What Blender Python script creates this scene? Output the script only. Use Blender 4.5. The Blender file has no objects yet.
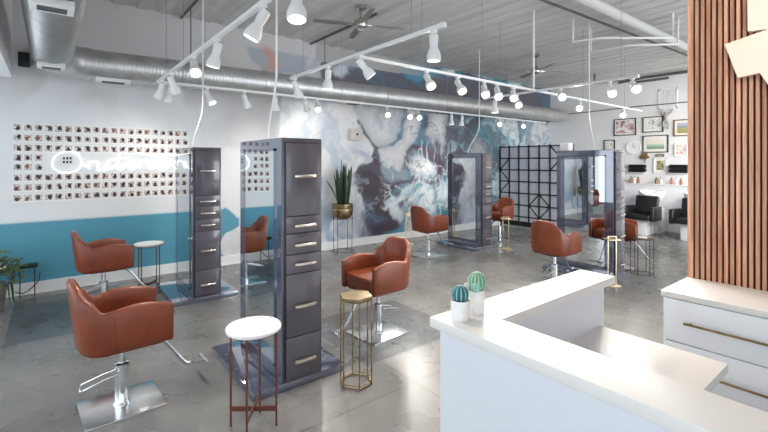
import bpy, bmesh, math, random
import numpy as np
from mathutils import Vector, Matrix
PI = math.pi
random.seed(7)
C = bpy.context.scene.collection
H = 1.65
CEIL = 3.85
WALLY = 6.93
WALLX = 11.88

# ------------------------------------------------------------------ materials
def lin(c):
    return tuple(((x/255)/12.92 if x/255 <= .04045 else ((x/255+.055)/1.055)**2.4) for x in c) + (1,)
def mat(name, rgb, rough=.5, metal=0, coat=0, emis=None, estr=0, spec=None, trans=0):
    m = bpy.data.materials.new(name); m.use_nodes = True
    b = m.node_tree.nodes['Principled BSDF']
    b.inputs['Base Color'].default_value = lin(rgb)
    b.inputs['Roughness'].default_value = rough
    b.inputs['Metallic'].default_value = metal
    b.inputs['Coat Weight'].default_value = coat
    if spec is not None: b.inputs['Specular IOR Level'].default_value = spec
    if trans: b.inputs['Transmission Weight'].default_value = trans
    if emis:
        b.inputs['Emission Color'].default_value = lin(emis); b.inputs['Emission Strength'].default_value = estr
    return m
def nodes(m): return m.node_tree.nodes, m.node_tree.links, m.node_tree.nodes['Principled BSDF']
def noisy(m, c1, c2, scale=5, detail=4, stretch=(1, 1, 1), bump=0, rough=None, lo=.35, hi=.65, coord='Object', dist=.0):
    N, L, b = nodes(m)
    tc = N.new('ShaderNodeTexCoord'); mp = N.new('ShaderNodeMapping'); mp.inputs['Scale'].default_value = stretch
    L.new(tc.outputs[coord], mp.inputs[0])
    n = N.new('ShaderNodeTexNoise'); n.inputs['Scale'].default_value = scale; n.inputs['Detail'].default_value = detail
    n.inputs['Distortion'].default_value = dist
    L.new(mp.outputs[0], n.inputs['Vector'])
    r = N.new('ShaderNodeValToRGB'); r.color_ramp.elements[0].position = lo; r.color_ramp.elements[1].position = hi
    r.color_ramp.elements[0].color = lin(c1); r.color_ramp.elements[1].color = lin(c2)
    L.new(n.outputs['Fac'], r.inputs[0]); L.new(r.outputs[0], b.inputs['Base Color'])
    if bump:
        bp = N.new('ShaderNodeBump'); bp.inputs['Strength'].default_value = bump; bp.inputs['Distance'].default_value = .01
        L.new(n.outputs['Fac'], bp.inputs['Height']); L.new(bp.outputs[0], b.inputs['Normal'])
    if rough:
        mr = N.new('ShaderNodeMapRange'); mr.inputs['To Min'].default_value = rough[0]; mr.inputs['To Max'].default_value = rough[1]
        L.new(n.outputs['Fac'], mr.inputs[0]); L.new(mr.outputs[0], b.inputs['Roughness'])
    return m

M = {}
M['leather'] = noisy(mat('leather', (126, 60, 36), .34), (112, 52, 30), (132, 64, 38), 6, 3)
def leather_bump():
    N, L, b = nodes(M['leather'])
    n = N.new('ShaderNodeTexNoise'); n.inputs['Scale'].default_value = 260; n.inputs['Detail'].default_value = 2
    tc = N.new('ShaderNodeTexCoord'); L.new(tc.outputs['Object'], n.inputs['Vector'])
    bp = N.new('ShaderNodeBump'); bp.inputs['Strength'].default_value = .15; bp.inputs['Distance'].default_value = .002
    L.new(n.outputs['Fac'], bp.inputs['Height']); L.new(bp.outputs[0], b.inputs['Normal'])
leather_bump()
M['piping'] = mat('piping', (120, 50, 28), .45)
M['chrome'] = mat('chrome', (225, 227, 230), .12, 1)
M['steel'] = noisy(mat('brushed_steel', (225, 225, 225), .2, 1), (205, 205, 206), (232, 231, 230), 3, 3)
M['black_metal'] = mat('black_metal', (28, 28, 30), .4, .3)
M['black'] = mat('black_plastic', (22, 22, 24), .45)
M['black_vinyl'] = mat('black_vinyl', (30, 31, 35), .35)
M['slate'] = noisy(mat('slate_lacquer', (64, 64, 76), .25, 0, .4), (78, 75, 84), (90, 86, 94), 2.5, 3)
M['side_glass'] = mat('back_painted_glass', (88, 95, 116), .04, .3, 1)
M['side_glass'].node_tree.nodes['Principled BSDF'].inputs['IOR'].default_value = 2.7
M['slate_dark'] = mat('slate_shadow_gap', (36, 36, 44), .4)
M['mirror'] = mat('mirror_glass', (235, 240, 242), .01, 1)
M['nickel'] = mat('satin_nickel', (215, 208, 200), .25, 1)
M['copper'] = mat('copper_tube', (136, 90, 78), .35, 1)
M['brass'] = noisy(mat('aged_brass', (146, 126, 94), .4, 1), (128, 110, 80), (162, 142, 108), 14, 4)
M['gold'] = mat('pale_gold', (216, 200, 166), .35, .8)
M['white_top'] = mat('white_laminate', (240, 238, 235), .3)
M['marble'] = noisy(mat('white_marble', (240, 238, 235), .2), (232, 229, 226), (246, 244, 242), 5, 8, lo=.4, hi=.6, dist=1.2)
M['track'] = mat('white_enamel', (238, 238, 238), .35)
M['cable'] = mat('steel_cable', (150, 150, 152), .5)
M['lamp_on'] = mat('lamp_lens', (255, 252, 245), .3, emis=(255, 246, 232), estr=14)
M['neon'] = mat('neon_tube', (255, 255, 255), .3, emis=(250, 253, 255), estr=1.7)
M['clear'] = mat('clear_acrylic', (235, 240, 242), .05)
M['quartz'] = noisy(mat('quartz', (226, 223, 219), .38), (224, 220, 216), (228, 224, 220), 150, 2)
M['cab_white'] = mat('white_cabinet', (236, 238, 242), .32)
M['desk_white'] = mat('white_desk', (220, 222, 227), .45)
M['porcelain'] = mat('porcelain', (240, 242, 245), .08)
M['ceramic'] = noisy(mat('matte_ceramic', (238, 234, 230), .5), (232, 228, 224), (242, 239, 236), 30, 2)
M['dark_wood'] = mat('dark_frame', (40, 34, 32), .4)
M['gold_frame'] = mat('gold_frame', (150, 122, 80), .4, .6)
M['paper'] = mat('mat_board', (238, 236, 232), .7)
M['cream'] = mat('cream_panel', (248, 230, 208), .5)
M['soil'] = noisy(mat('gravel', (170, 140, 125), .8), (120, 92, 80), (196, 150, 130), 300, 2)
M['leaf_dark'] = noisy(mat('snake_leaf', (48, 78, 52), .4), (18, 36, 26), (52, 78, 50), 16, 3, stretch=(1, 1, 3))
M['leaf'] = noisy(mat('bush_leaf', (72, 96, 58), .5), (30, 50, 26), (84, 104, 60), 9, 3)
M['flower'] = mat('cream_flower', (238, 226, 176), .6)
M['pot_grey'] = noisy(mat('grey_pot', (128, 122, 116), .6), (112, 106, 100), (140, 134, 126), 10, 4)
M['baseboard'] = mat('white_baseboard', (238, 238, 238), .4)
M['paint'] = mat('white_paint', (232, 232, 234), .6)
M['towel'] = noisy(mat('black_towel', (24, 24, 26), .9), (14, 14, 16), (40, 40, 42), 40, 4, bump=.8)
M['grey_stone'] = mat('grey_sculpture', (170, 166, 166), .5)
M['beige'] = mat('beige_plastic', (205, 198, 190), .5)
M['mat_vinyl'] = mat('mat_vinyl', (120, 124, 128), .25)
M['pipe_paint'] = mat('grey_painted_pipe', (196, 194, 192), .5)
M['conduit'] = mat('dark_conduit', (96, 94, 92), .5)
M['fan_metal'] = mat('fan_nickel', (190, 186, 180), .25, 1)
M['fan_blade'] = mat('fan_blade', (128, 122, 116), .5)
M['paper_cup'] = mat('amber_bottle', (160, 110, 90), .3)

# mirror-clear acrylic, window glass
def glassy(name, tint, gl=.12):
    m = bpy.data.materials.new(name); m.use_nodes = True
    N, L = m.node_tree.nodes, m.node_tree.links; N.clear()
    o = N.new('ShaderNodeOutputMaterial'); mx = N.new('ShaderNodeMixShader'); mx.inputs[0].default_value = gl
    t = N.new('ShaderNodeBsdfTransparent'); t.inputs[0].default_value = lin(tint)
    g = N.new('ShaderNodeBsdfGlossy'); g.inputs['Roughness'].default_value = .03
    L.new(t.outputs[0], mx.inputs[1]); L.new(g.outputs[0], mx.inputs[2]); L.new(mx.outputs[0], o.inputs[0])
    return m
M['glass'] = glassy('window_glass', (250, 252, 253), .06)
M['mat_clear'] = glassy('clear_vinyl_mat', (246, 247, 248), .05)

def spiral_duct():
    m = mat('galvanised_duct', (205, 206, 206), .42, .8)
    N, L, b = nodes(m)
    tc = N.new('ShaderNodeTexCoord')
    n = N.new('ShaderNodeTexNoise'); n.inputs['Scale'].default_value = 5; n.inputs['Detail'].default_value = 3
    L.new(tc.outputs['Object'], n.inputs['Vector'])
    r = N.new('ShaderNodeValToRGB'); r.color_ramp.elements[0].color = lin((176, 175, 174)); r.color_ramp.elements[1].color = lin((216, 217, 218))
    L.new(n.outputs['Fac'], r.inputs[0]); L.new(r.outputs[0], b.inputs['Base Color'])
    return m
M['duct'] = spiral_duct()

def ceiling_mat():
    m = noisy(mat('painted_deck', (206, 204, 203), .6), (204, 202, 201), (228, 226, 224), 2.2, 6, stretch=(3.0, .35, 1), bump=.3, lo=.3, hi=.7)
    return m
M['ceiling'] = ceiling_mat()

def floor_mat():
    m = mat('polished_concrete', (130, 128, 126), .2)
    N, L, b = nodes(m)
    tc = N.new('ShaderNodeTexCoord')
    n1 = N.new('ShaderNodeTexNoise'); n1.inputs['Scale'].default_value = .9; n1.inputs['Detail'].default_value = 5; n1.inputs['Roughness'].default_value = .55; n1.inputs['Distortion'].default_value = .8
    n2 = N.new('ShaderNodeTexNoise'); n2.inputs['Scale'].default_value = 2.5; n2.inputs['Detail'].default_value = 3
    L.new(tc.outputs['Object'], n1.inputs['Vector']); L.new(tc.outputs['Object'], n2.inputs['Vector'])
    r = N.new('ShaderNodeValToRGB')
    e = r.color_ramp.elements
    e[0].position = .2; e[0].color = lin((90, 87, 84)); e[1].position = .8; e[1].color = lin((138, 135, 131))
    k = e.new(.5); k.color = lin((118, 116, 114))
    L.new(n1.outputs['Fac'], r.inputs[0])
    r2 = N.new('ShaderNodeValToRGB'); r2.color_ramp.elements[0].position = .2; r2.color_ramp.elements[0].color = (.88, .88, .88, 1)
    r2.color_ramp.elements[1].position = .8; r2.color_ramp.elements[1].color = (1, 1, 1, 1)
    L.new(n2.outputs['Fac'], r2.inputs[0])
    mx = N.new('ShaderNodeMixRGB'); mx.blend_type = 'MULTIPLY'; mx.inputs[0].default_value = 1
    L.new(r.outputs[0], mx.inputs[1]); L.new(r2.outputs[0], mx.inputs[2])
    # saw-cut joints
    sx = N.new('ShaderNodeSeparateXYZ'); L.new(tc.outputs['Object'], sx.inputs[0])
    def line(out, pos, w):
        a = N.new('ShaderNodeMath'); a.operation = 'SUBTRACT'; a.inputs[1].default_value = pos; L.new(out, a.inputs[0])
        c = N.new('ShaderNodeMath'); c.operation = 'ABSOLUTE'; L.new(a.outputs[0], c.inputs[0])
        d = N.new('ShaderNodeMath'); d.operation = 'LESS_THAN'; d.inputs[1].default_value = w; L.new(c.outputs[0], d.inputs[0])
        return d.outputs[0]
    ls = [line(sx.outputs[1], 5.0, .006), line(sx.outputs[1], 2.35, .005), line(sx.outputs[0], 2.15, .005), line(sx.outputs[0], 5.2, .006), line(sx.outputs[0], 8.3, .006)]
    cur = ls[0]
    for q in ls[1:]:
        a = N.new('ShaderNodeMath'); a.operation = 'MAXIMUM'; L.new(cur, a.inputs[0]); L.new(q, a.inputs[1]); cur = a.outputs[0]
    mx2 = N.new('ShaderNodeMixRGB'); mx2.inputs[2].default_value = lin((86, 84, 82)); L.new(cur, mx2.inputs[0]); L.new(mx.outputs[0], mx2.inputs[1])
    L.new(mx2.outputs[0], b.inputs['Base Color'])
    mr = N.new('ShaderNodeMapRange'); mr.inputs['To Min'].default_value = .2; mr.inputs['To Max'].default_value = .36
    L.new(n2.outputs['Fac'], mr.inputs[0]); L.new(mr.outputs[0], b.inputs['Roughness'])
    b.inputs['Specular IOR Level'].default_value = .6
    return m
M['floor'] = floor_mat()

def wood_mat():
    m = mat('walnut_slat', (150, 98, 70), .5)
    N, L, b = nodes(m)
    tc = N.new('ShaderNodeTexCoord'); mp = N.new('ShaderNodeMapping'); mp.inputs['Scale'].default_value = (30, 30, 1.6)
    oi = N.new('ShaderNodeObjectInfo'); 
    ad = N.new('ShaderNodeVectorMath'); ad.operation = 'ADD'
    L.new(tc.outputs['Object'], mp.inputs[0]); L.new(mp.outputs[0], ad.inputs[0]); L.new(oi.outputs['Random'], ad.inputs[1])
    n = N.new('ShaderNodeTexNoise'); n.inputs['Scale'].default_value = 2; n.inputs['Detail'].default_value = 5
    L.new(ad.outputs[0], n.inputs['Vector'])
    r = N.new('ShaderNodeValToRGB'); r.color_ramp.elements[0].position = .3; r.color_ramp.elements[1].position = .7
    r.color_ramp.elements[0].color = lin((170, 112, 86)); r.color_ramp.elements[1].color = lin((224, 174, 142))
    L.new(n.outputs['Fac'], r.inputs[0])
    hs = N.new('ShaderNodeHueSaturation')
    mr = N.new('ShaderNodeMapRange'); mr.inputs['To Min'].default_value = .72; mr.inputs['To Max'].default_value = 1.18
    L.new(oi.outputs['Random'], mr.inputs[0]); L.new(mr.outputs[0], hs.inputs['Value']); L.new(r.outputs[0], hs.inputs['Color'])
    L.new(hs.outputs[0], b.inputs['Base Color'])
    return m
M['walnut'] = wood_mat()
M['slat_back'] = mat('slat_backing', (44, 28, 24), .8)

def print_mat():
    """portrait print: pale ground, dark hair, a face; differs per print"""
    m = mat('portrait_print', (200, 190, 185), .5)
    N, L, b = nodes(m)
    tc = N.new('ShaderNodeTexCoord'); oi = N.new('ShaderNodeObjectInfo')
    mul = N.new('ShaderNodeMath'); mul.operation = 'MULTIPLY'; mul.inputs[1].default_value = 97; L.new(oi.outputs['Random'], mul.inputs[0])
    n = N.new('ShaderNodeTexNoise'); n.noise_dimensions = '4D'; n.inputs['Scale'].default_value = 3.2; n.inputs['Detail'].default_value = 2
    L.new(tc.outputs['Generated'], n.inputs['Vector']); L.new(mul.outputs[0], n.inputs['W'])
    bg = N.new('ShaderNodeValToRGB'); e = bg.color_ramp.elements
    e[0].position = .3; e[0].color = lin((96, 84, 88)); e[1].position = .6; e[1].color = lin((226, 218, 216))
    k = e.new(.45); k.color = lin((176, 158, 152))
    L.new(n.outputs['Fac'], bg.inputs[0])
    wn = N.new('ShaderNodeTexWhiteNoise'); wn.noise_dimensions = '1D'; L.new(mul.outputs[0], wn.inputs['W'])
    # hair blob
    mp = N.new('ShaderNodeVectorMath'); mp.operation = 'SUBTRACT'; mp.inputs[1].default_value = (.5, .5, .48)
    L.new(tc.outputs['Generated'], mp.inputs[0])
    off = N.new('ShaderNodeVectorMath'); off.operation = 'SCALE'; off.inputs['Scale'].default_value = .35
    cs = N.new('ShaderNodeVectorMath'); cs.operation = 'SUBTRACT'; cs.inputs[1].default_value = (.5, .5, .5); L.new(wn.outputs['Color'], cs.inputs[0]); L.new(cs.outputs[0], off.inputs[0])
    a2 = N.new('ShaderNodeVectorMath'); a2.operation = 'ADD'; L.new(mp.outputs[0], a2.inputs[0]); L.new(off.outputs[0], a2.inputs[1])
    sc = N.new('ShaderNodeVectorMath'); sc.operation = 'MULTIPLY'; sc.inputs[1].default_value = (1.15, 0, .85); L.new(a2.outputs[0], sc.inputs[0])
    ln = N.new('ShaderNodeVectorMath'); ln.operation = 'LENGTH'; L.new(sc.outputs[0], ln.inputs[0])
    n2 = N.new('ShaderNodeMath'); n2.operation = 'MULTIPLY_ADD'; n2.inputs[1].default_value = .45; L.new(n.outputs['Fac'], n2.inputs[0]); L.new(ln.outputs['Value'], n2.inputs[2])
    lt = N.new('ShaderNodeMath'); lt.operation = 'LESS_THAN'; lt.inputs[1].default_value = .54; L.new(n2.outputs[0], lt.inputs[0])
    hair = N.new('ShaderNodeValToRGB'); e = hair.color_ramp.elements; e[0].color = lin((30, 24, 28)); e[1].color = lin((140, 92, 72))
    k = e.new(.7); k.color = lin((62, 42, 42))
    L.new(wn.outputs['Value'], hair.inputs[0])
    mx = N.new('ShaderNodeMixRGB'); L.new(lt.outputs[0], mx.inputs[0]); L.new(bg.outputs[0], mx.inputs[1]); L.new(hair.outputs[0], mx.inputs[2])
    lt2 = N.new('ShaderNodeMath'); lt2.operation = 'LESS_THAN'; lt2.inputs[1].default_value = .30; L.new(n2.outputs[0], lt2.inputs[0])
    mx3 = N.new('ShaderNodeMixRGB'); mx3.inputs[2].default_value = lin((206, 160, 136)); L.new(lt2.outputs[0], mx3.inputs[0]); L.new(mx.outputs[0], mx3.inputs[1])
    L.new(mx.outputs[0], b.inputs['Base Color'])
    return m
M['print'] = print_mat()

def art_mat(name, cols, scale=3, stretch=(1, 1, 1), lo=.3, hi=.7):
    m = mat(name, cols[0], .4)
    N, L, b = nodes(m)
    tc = N.new('ShaderNodeTexCoord'); mp = N.new('ShaderNodeMapping'); mp.inputs['Scale'].default_value = stretch
    L.new(tc.outputs['Generated'], mp.inputs[0])
    n = N.new('ShaderNodeTexNoise'); n.inputs['Scale'].default_value = scale; n.inputs['Detail'].default_value = 4
    L.new(mp.outputs[0], n.inputs['Vector'])
    r = N.new('ShaderNodeValToRGB'); e = r.color_ramp.elements
    e[0].position = lo; e[0].color = lin(cols[0]); e[1].position = hi; e[1].color = lin(cols[-1])
    for i, c in enumerate(cols[1:-1]):
        k = e.new(lo+(hi-lo)*(i+1)/(len(cols)-1)); k.color = lin(c)
    L.new(n.outputs['Fac'], r.inputs[0]); L.new(r.outputs[0], b.inputs['Base Color'])
    return m
def band_mat(name, bands):
    """horizontal bands of a landscape picture, bottom to top"""
    m = mat(name, bands[0][1], .4); N, L, b = nodes(m)
    tc = N.new('ShaderNodeTexCoord'); s = N.new('ShaderNodeSeparateXYZ'); L.new(tc.outputs['Generated'], s.inputs[0])
    r = N.new('ShaderNodeValToRGB'); e = r.color_ramp.elements
    e[0].position = bands[0][0]; e[0].color = lin(bands[0][1]); e[1].position = bands[-1][0]; e[1].color = lin(bands[-1][1])
    for p, c in bands[1:-1]:
        k = e.new(p); k.color = lin(c)
    L.new(s.outputs[2], r.inputs[0]); L.new(r.outputs[0], b.inputs['Base Color'])
    return m
def cactus_mat(name, a, bcol, cx=0, cy=0, ribs=12):
    m = mat(name, a, .6); N, L, b = nodes(m)
    tc = N.new('ShaderNodeTexCoord'); s = N.new('ShaderNodeSeparateXYZ'); L.new(tc.outputs['Object'], s.inputs[0])
    at = N.new('ShaderNodeMath'); at.operation = 'ARCTAN2'; L.new(s.outputs[1], at.inputs[0]); L.new(s.outputs[0], at.inputs[1])
    mu = N.new('ShaderNodeMath'); mu.operation = 'MULTIPLY'; mu.inputs[1].default_value = ribs; L.new(at.outputs[0], mu.inputs[0])
    c = N.new('ShaderNodeMath'); c.operation = 'COSINE'; L.new(mu.outputs[0], c.inputs[0])
    r = N.new('ShaderNodeValToRGB'); r.color_ramp.elements[0].position = .3; r.color_ramp.elements[1].position = .95
    r.color_ramp.elements[0].color = lin(a); r.color_ramp.elements[1].color = lin(bcol)
    L.new(c.outputs[0], r.inputs[0]); L.new(r.outputs[0], b.inputs['Base Color'])
    return m

# ------------------------------------------------------------------ mesh helpers
class MB:
    def __init__(s): s.bm = bmesh.new()
    def _add(s, vs, fs):
        v = [s.bm.verts.new(p) for p in vs]
        for f in fs:
            try: s.bm.faces.new([v[i] for i in f])
            except ValueError: pass
        return s
    def box(s, lo, hi, bev=0, rot=0, about=None):
        t = bmesh.new()
        vs = [(x, y, z) for x in (lo[0], hi[0]) for y in (lo[1], hi[1]) for z in (lo[2], hi[2])]
        v = [t.verts.new(p) for p in vs]
        for f in ((0, 1, 3, 2), (4, 6, 7, 5), (0, 4, 5, 1), (2, 3, 7, 6), (0, 2, 6, 4), (1, 5, 7, 3)): t.faces.new([v[i] for i in f])
        if bev:
            bmesh.ops.bevel(t, geom=list(t.edges), offset=bev, segments=2, affect='EDGES', profile=.6)
        if rot:
            c = about or ((lo[0]+hi[0])/2, (lo[1]+hi[1])/2, 0)
            bmesh.ops.rotate(t, verts=t.verts, cent=c, matrix=Matrix.Rotation(rot, 3, 'Z'))
        s._merge(t); return s
    def _merge(s, t):
        me = bpy.data.meshes.new('tmp'); t.to_mesh(me); t.free(); s.bm.from_mesh(me); bpy.data.meshes.remove(me)
    def cyl(s, p0, p1, r, r1=None, seg=16, cap=True):
        return s.tube([p0, p1], [r, r1 if r1 is not None else r], seg, cap)
    def tube(s, pts, r, seg=8, cap=True, closed=False):
        pts = [Vector(p) for p in pts]; n = len(pts)
        rs = r if isinstance(r, (list, tuple)) else [r]*n
        rings = []; up = None
        for i, p in enumerate(pts):
            if closed: d = pts[(i+1) % n]-pts[i-1]
            else: d = pts[min(i+1, n-1)]-pts[max(i-1, 0)]
            if d.length < 1e-9: d = Vector((0, 0, 1))
            d.normalize()
            if up is None:
                up = Vector((0, 0, 1)) if abs(d.z) < .9 else Vector((1, 0, 0))
            a = (up-d*up.dot(d)); 
            if a.length < 1e-6: a = d.orthogonal()
            a.normalize(); b = d.cross(a); up = a
            rings.append([s.bm.verts.new(p+(a*math.cos(2*PI*k/seg)+b*math.sin(2*PI*k/seg))*rs[i]) for k in range(seg)])
        m = n if closed else n-1
        for i in range(m):
            A, B = rings[i], rings[(i+1) % n]
            for k in range(seg):
                s.bm.faces.new((A[k], A[(k+1) % seg], B[(k+1) % seg], B[k]))
        if cap and not closed:
            s.bm.faces.new(list(reversed(rings[0]))); s.bm.faces.new(rings[-1])
        return s
    def lathe(s, prof, c=(0, 0, 0), seg=24, axis=None):
        """prof: (radius, height) list; around Z through c, or along the given axis"""
        q = Matrix.Identity(3) if axis is None else Vector((0, 0, 1)).rotation_difference(Vector(axis)).to_matrix()
        c = Vector(c); rings = []
        for r, h in prof:
            if r < 1e-6: rings.append([s.bm.verts.new(c+q@Vector((0, 0, h)))])
            else: rings.append([s.bm.verts.new(c+q@Vector((r*math.cos(2*PI*k/seg), r*math.sin(2*PI*k/seg), h))) for k in range(seg)])
        for A, B in zip(rings, rings[1:]):
            for k in range(seg):
                k2 = (k+1) % seg
                if len(A) == 1 and len(B) == 1: continue
                if len(A) == 1: s.bm.faces.new((A[0], B[k2], B[k]))
                elif len(B) == 1: s.bm.faces.new((A[k], A[k2], B[0]))
                else: s.bm.faces.new((A[k], A[k2], B[k2], B[k]))
        if len(rings[0]) > 1: s.bm.faces.new(list(reversed(rings[0])))
        if len(rings[-1]) > 1: s.bm.faces.new(rings[-1])
        return s
    def prism(s, poly, z0, z1, bev=0):
        t = bmesh.new()
        a = [t.verts.new((x, y, z0)) for x, y in poly]; b = [t.verts.new((x, y, z1)) for x, y in poly]; n = len(poly)
        t.faces.new(list(reversed(a))); t.faces.new(b)
        for i in range(n): t.faces.new((a[i], a[(i+1) % n], b[(i+1) % n], b[i]))
        if bev:
            es = [e for e in t.edges if abs(e.verts[0].co.z-e.verts[1].co.z) < 1e-6]
            bmesh.ops.bevel(t, geom=es, offset=bev, segments=3, affect='EDGES', profile=.5)
        s._merge(t); return s
    def plate(s, poly3, nrm, th):
        """flat polygon in 3-D given a thickness"""
        n = Vector(nrm)*th; k = len(poly3)
        a = [s.bm.verts.new(Vector(p)) for p in poly3]; b = [s.bm.verts.new(Vector(p)+n) for p in poly3]
        s.bm.faces.new(a); s.bm.faces.new(list(reversed(b)))
        for i in range(k): s.bm.faces.new((a[i], b[i], b[(i+1) % k], a[(i+1) % k]))
        return s
    def ball(s, c, r, u=16, v=10, sc=(1, 1, 1)):
        m = Matrix.Translation(c) @ Matrix.Diagonal((r*sc[0], r*sc[1], r*sc[2], 1))
        bmesh.ops.create_uvsphere(s.bm, u_segments=u, v_segments=v, radius=1, matrix=m); return s
    def build(s, name, m, parent=None, loc=None, smooth=True, ang=35):
        bmesh.ops.recalc_face_normals(s.bm, faces=s.bm.faces)
        me = bpy.data.meshes.new(name); s.bm.to_mesh(me); s.bm.free()
        me.materials.append(m)
        if smooth:
            me.shade_smooth(); 
            try: me.set_sharp_from_angle(angle=math.radians(ang))
            except Exception: pass
        o = bpy.data.objects.new(name, me); C.objects.link(o)
        if parent: o.parent = parent
        if loc: o.location = loc
        return o
def tag(o, label, cat, group=None):
    o['label'] = label; o['category'] = cat
    if group: o['group'] = group
    return o
def thing(name, label, cat, loc=(0, 0, 0), rz=0, group=None):
    o = bpy.data.objects.new(name, None); o.empty_display_size = .1; C.objects.link(o)
    o.location = loc; o.rotation_euler = (0, 0, rz)
    return tag(o, label, cat, group)
def struct(o): o['kind'] = 'structure'; return o
def copy_tree(o, parent=None):
    c = o.copy(); C.objects.link(c)
    if parent: c.parent = parent
    for ch in [x for x in o.children]: copy_tree(ch, c)
    return c
def dup(o, label, loc, rz=0, group=None):
    c = copy_tree(o); c.location = loc; c.rotation_euler = (0, 0, rz); c['label'] = label
    if group: c['group'] = group
    return c
ORD = ['first', 'second', 'third', 'fourth', 'fifth', 'sixth', 'seventh', 'eighth', 'ninth', 'tenth', 'eleventh', 'twelfth', 'thirteenth', 'fourteenth', 'fifteenth', 'sixteenth', 'seventeenth', 'eighteenth', 'nineteenth', 'twentieth']

# ------------------------------------------------------------------ setting
X0, Y0 = -1.25, -4.2
f = MB().box((X0-.1, Y0-.1, -.1), (WALLX+.1, WALLY+.1, 0)).build('floor', M['floor'], smooth=False); struct(f)
# corrugated steel deck running front to back
mb = MB(); P = .29; x = X0-.1; prof = []
while x < WALLX+.1:
    prof += [(x, CEIL), (x+.13, CEIL), (x+.15, CEIL+.018), (x+.27, CEIL+.018)]; x += P
prof = [(min(a, WALLX+.1), b) for a, b in prof]
top = [(WALLX+.1, CEIL+.15), (X0-.1, CEIL+.15)]
pr = prof+top
a = [mb.bm.verts.new((px, Y0-.1, pz)) for px, pz in pr]; b = [mb.bm.verts.new((px, WALLY+.1, pz)) for px, pz in pr]
for i in range(len(pr)):
    j = (i+1) % len(pr)
    mb.bm.faces.new((a[i], a[j], b[j], b[i]))
o = mb.build('ceiling', M['ceiling'], smooth=False); struct(o)

# --- mural wall (painted smoke mural; colours belong to the paint) ---
SH = {
 'teal': [(2.162, 0.905), (2.225, 0.925), (2.321, 0.845), (2.443, 0.754), (2.451, 0.655), (2.305, 0.57), (2.193, 0.501), (2.115, 0.333), (2.162, 0.184), (2.321, 0.113), (2.115, -.2), (-3, -.2), (-3, .905), (0, .905)],
 'dark1': [(5.234, 1.948), (5.337, 2.012), (5.469, 1.702), (5.469, 1.285), (5.907, 1.231), (7.033, 1.337), (7.0, 1.662), (6.649, 1.842), (6.195, 1.924), (6.254, 2.013), (7.132, 1.988), (7.333, 1.709), (7.132, 1.289), (6.344, 1.174), (5.768, 1.149), (5.576, 0.904), (5.768, 0.531), (5.993, 0.363), (5.964, -0.2), (5.157, -0.2), (5.006, 0.65), (4.858, 0.941), (4.762, 1.362), (4.834, 1.56), (5.157, 1.721)],
 'petalA': [(4.502, 2.95), (5.157, 2.95), (5.907, 2.95), (5.936, 2.458), (5.768, 2.129), (5.469, 1.973), (5.311, 2.052), (5.056, 2.268), (4.81, 2.496)],
 'petalL': [(3.2, 3.2), (3.9, 3.1), (4.502, 2.632), (4.81, 2.456), (5.106, 2.148), (5.259, 1.907), (5.157, 1.701), (4.858, 1.58), (4.714, 1.304), (4.907, 0.898), (5.031, 0.649), (5.157, -0.2), (3.2, -0.2)],
 'petalB': [(6.465, 2.95), (6.526, 2.423), (6.254, 2.013), (6.05, 1.878), (5.993, 1.596), (5.851, 1.446), (5.63, 1.534), (5.416, 1.702), (5.363, 1.95), (5.63, 1.977), (5.964, 2.179), (6.137, 2.95)],
 'petalC': [(6.743, 2.95), (7.367, 2.95), (7.333, 2.464), (7.265, 2.108), (7.0, 2.078), (6.618, 2.203), (6.743, 2.48)],
 'petalD': [(6.137, 1.574), (6.314, 1.749), (6.618, 1.797), (6.903, 1.707), (7.0, 1.523), (6.807, 1.365), (6.434, 1.349), (6.195, 1.42)],
 'swirl': [(5.469, 0.867), (5.768, 0.936), (5.907, 1.058), (6.137, 1.18), (6.314, 1.263), (6.618, 1.3), (6.871, 1.157), (7.0, 0.922), (6.871, 0.699), (6.618, 0.624), (6.254, 0.758), (6.079, 0.877), (5.851, 0.846), (5.964, 0.581), (5.907, 0.37), (5.63, 0.69)],
 'petalR': [(7.165, 1.101), (7.333, 1.237), (7.436, 0.997), (7.367, 0.763), (7.132, 0.823), (7.0, 0.645), (6.807, 0.429), (6.618, 0.489), (6.807, 0.657), (7.066, 0.826)],
 'upper': [(3.865, 3.52), (5.907, 3.72), (10.314, 3.78), (13.358, 3.806), (13.358, 2.9), (7.5, 2.8), (5.9, 2.9), (3.865, 2.993)],
 'upblue1': [(4.388, 3.588), (4.858, 3.658), (4.762, 3.445), (4.502, 3.45)],
 'upblue2': [(5.768, 3.706), (6.254, 3.731), (7.132, 3.899), (7.299, 3.687), (6.495, 3.451), (6.05, 3.442), (5.851, 3.547)],
 'upwhite': [(4.165, 3.442), (4.502, 3.508), (4.714, 3.557), (4.666, 3.354), (4.434, 3.247), (4.253, 3.301)],
 'bluelow': [(4.981, 0.592), (5.259, 0.632), (5.576, 0.525), (5.363, 0.376), (5.157, 0.435)],
 'bluelow2': [(5.496, 0.197), (5.907, 0.37), (6.05, 0.575), (6.021, 0.143), (5.851, 0.053)],
 'neck': [(5.157, 1.80), (5.25, 2.0), (5.0, 2.24), (4.72, 2.47), (4.76, 2.52), (5.07, 2.30), (5.35, 2.08), (5.50, 1.98), (5.42, 1.72)],
 'lobe1': [(8.0, 1.9), (8.4, 2.3), (8.9, 2.2), (8.8, 1.7), (8.3, 1.5)],
}
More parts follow.
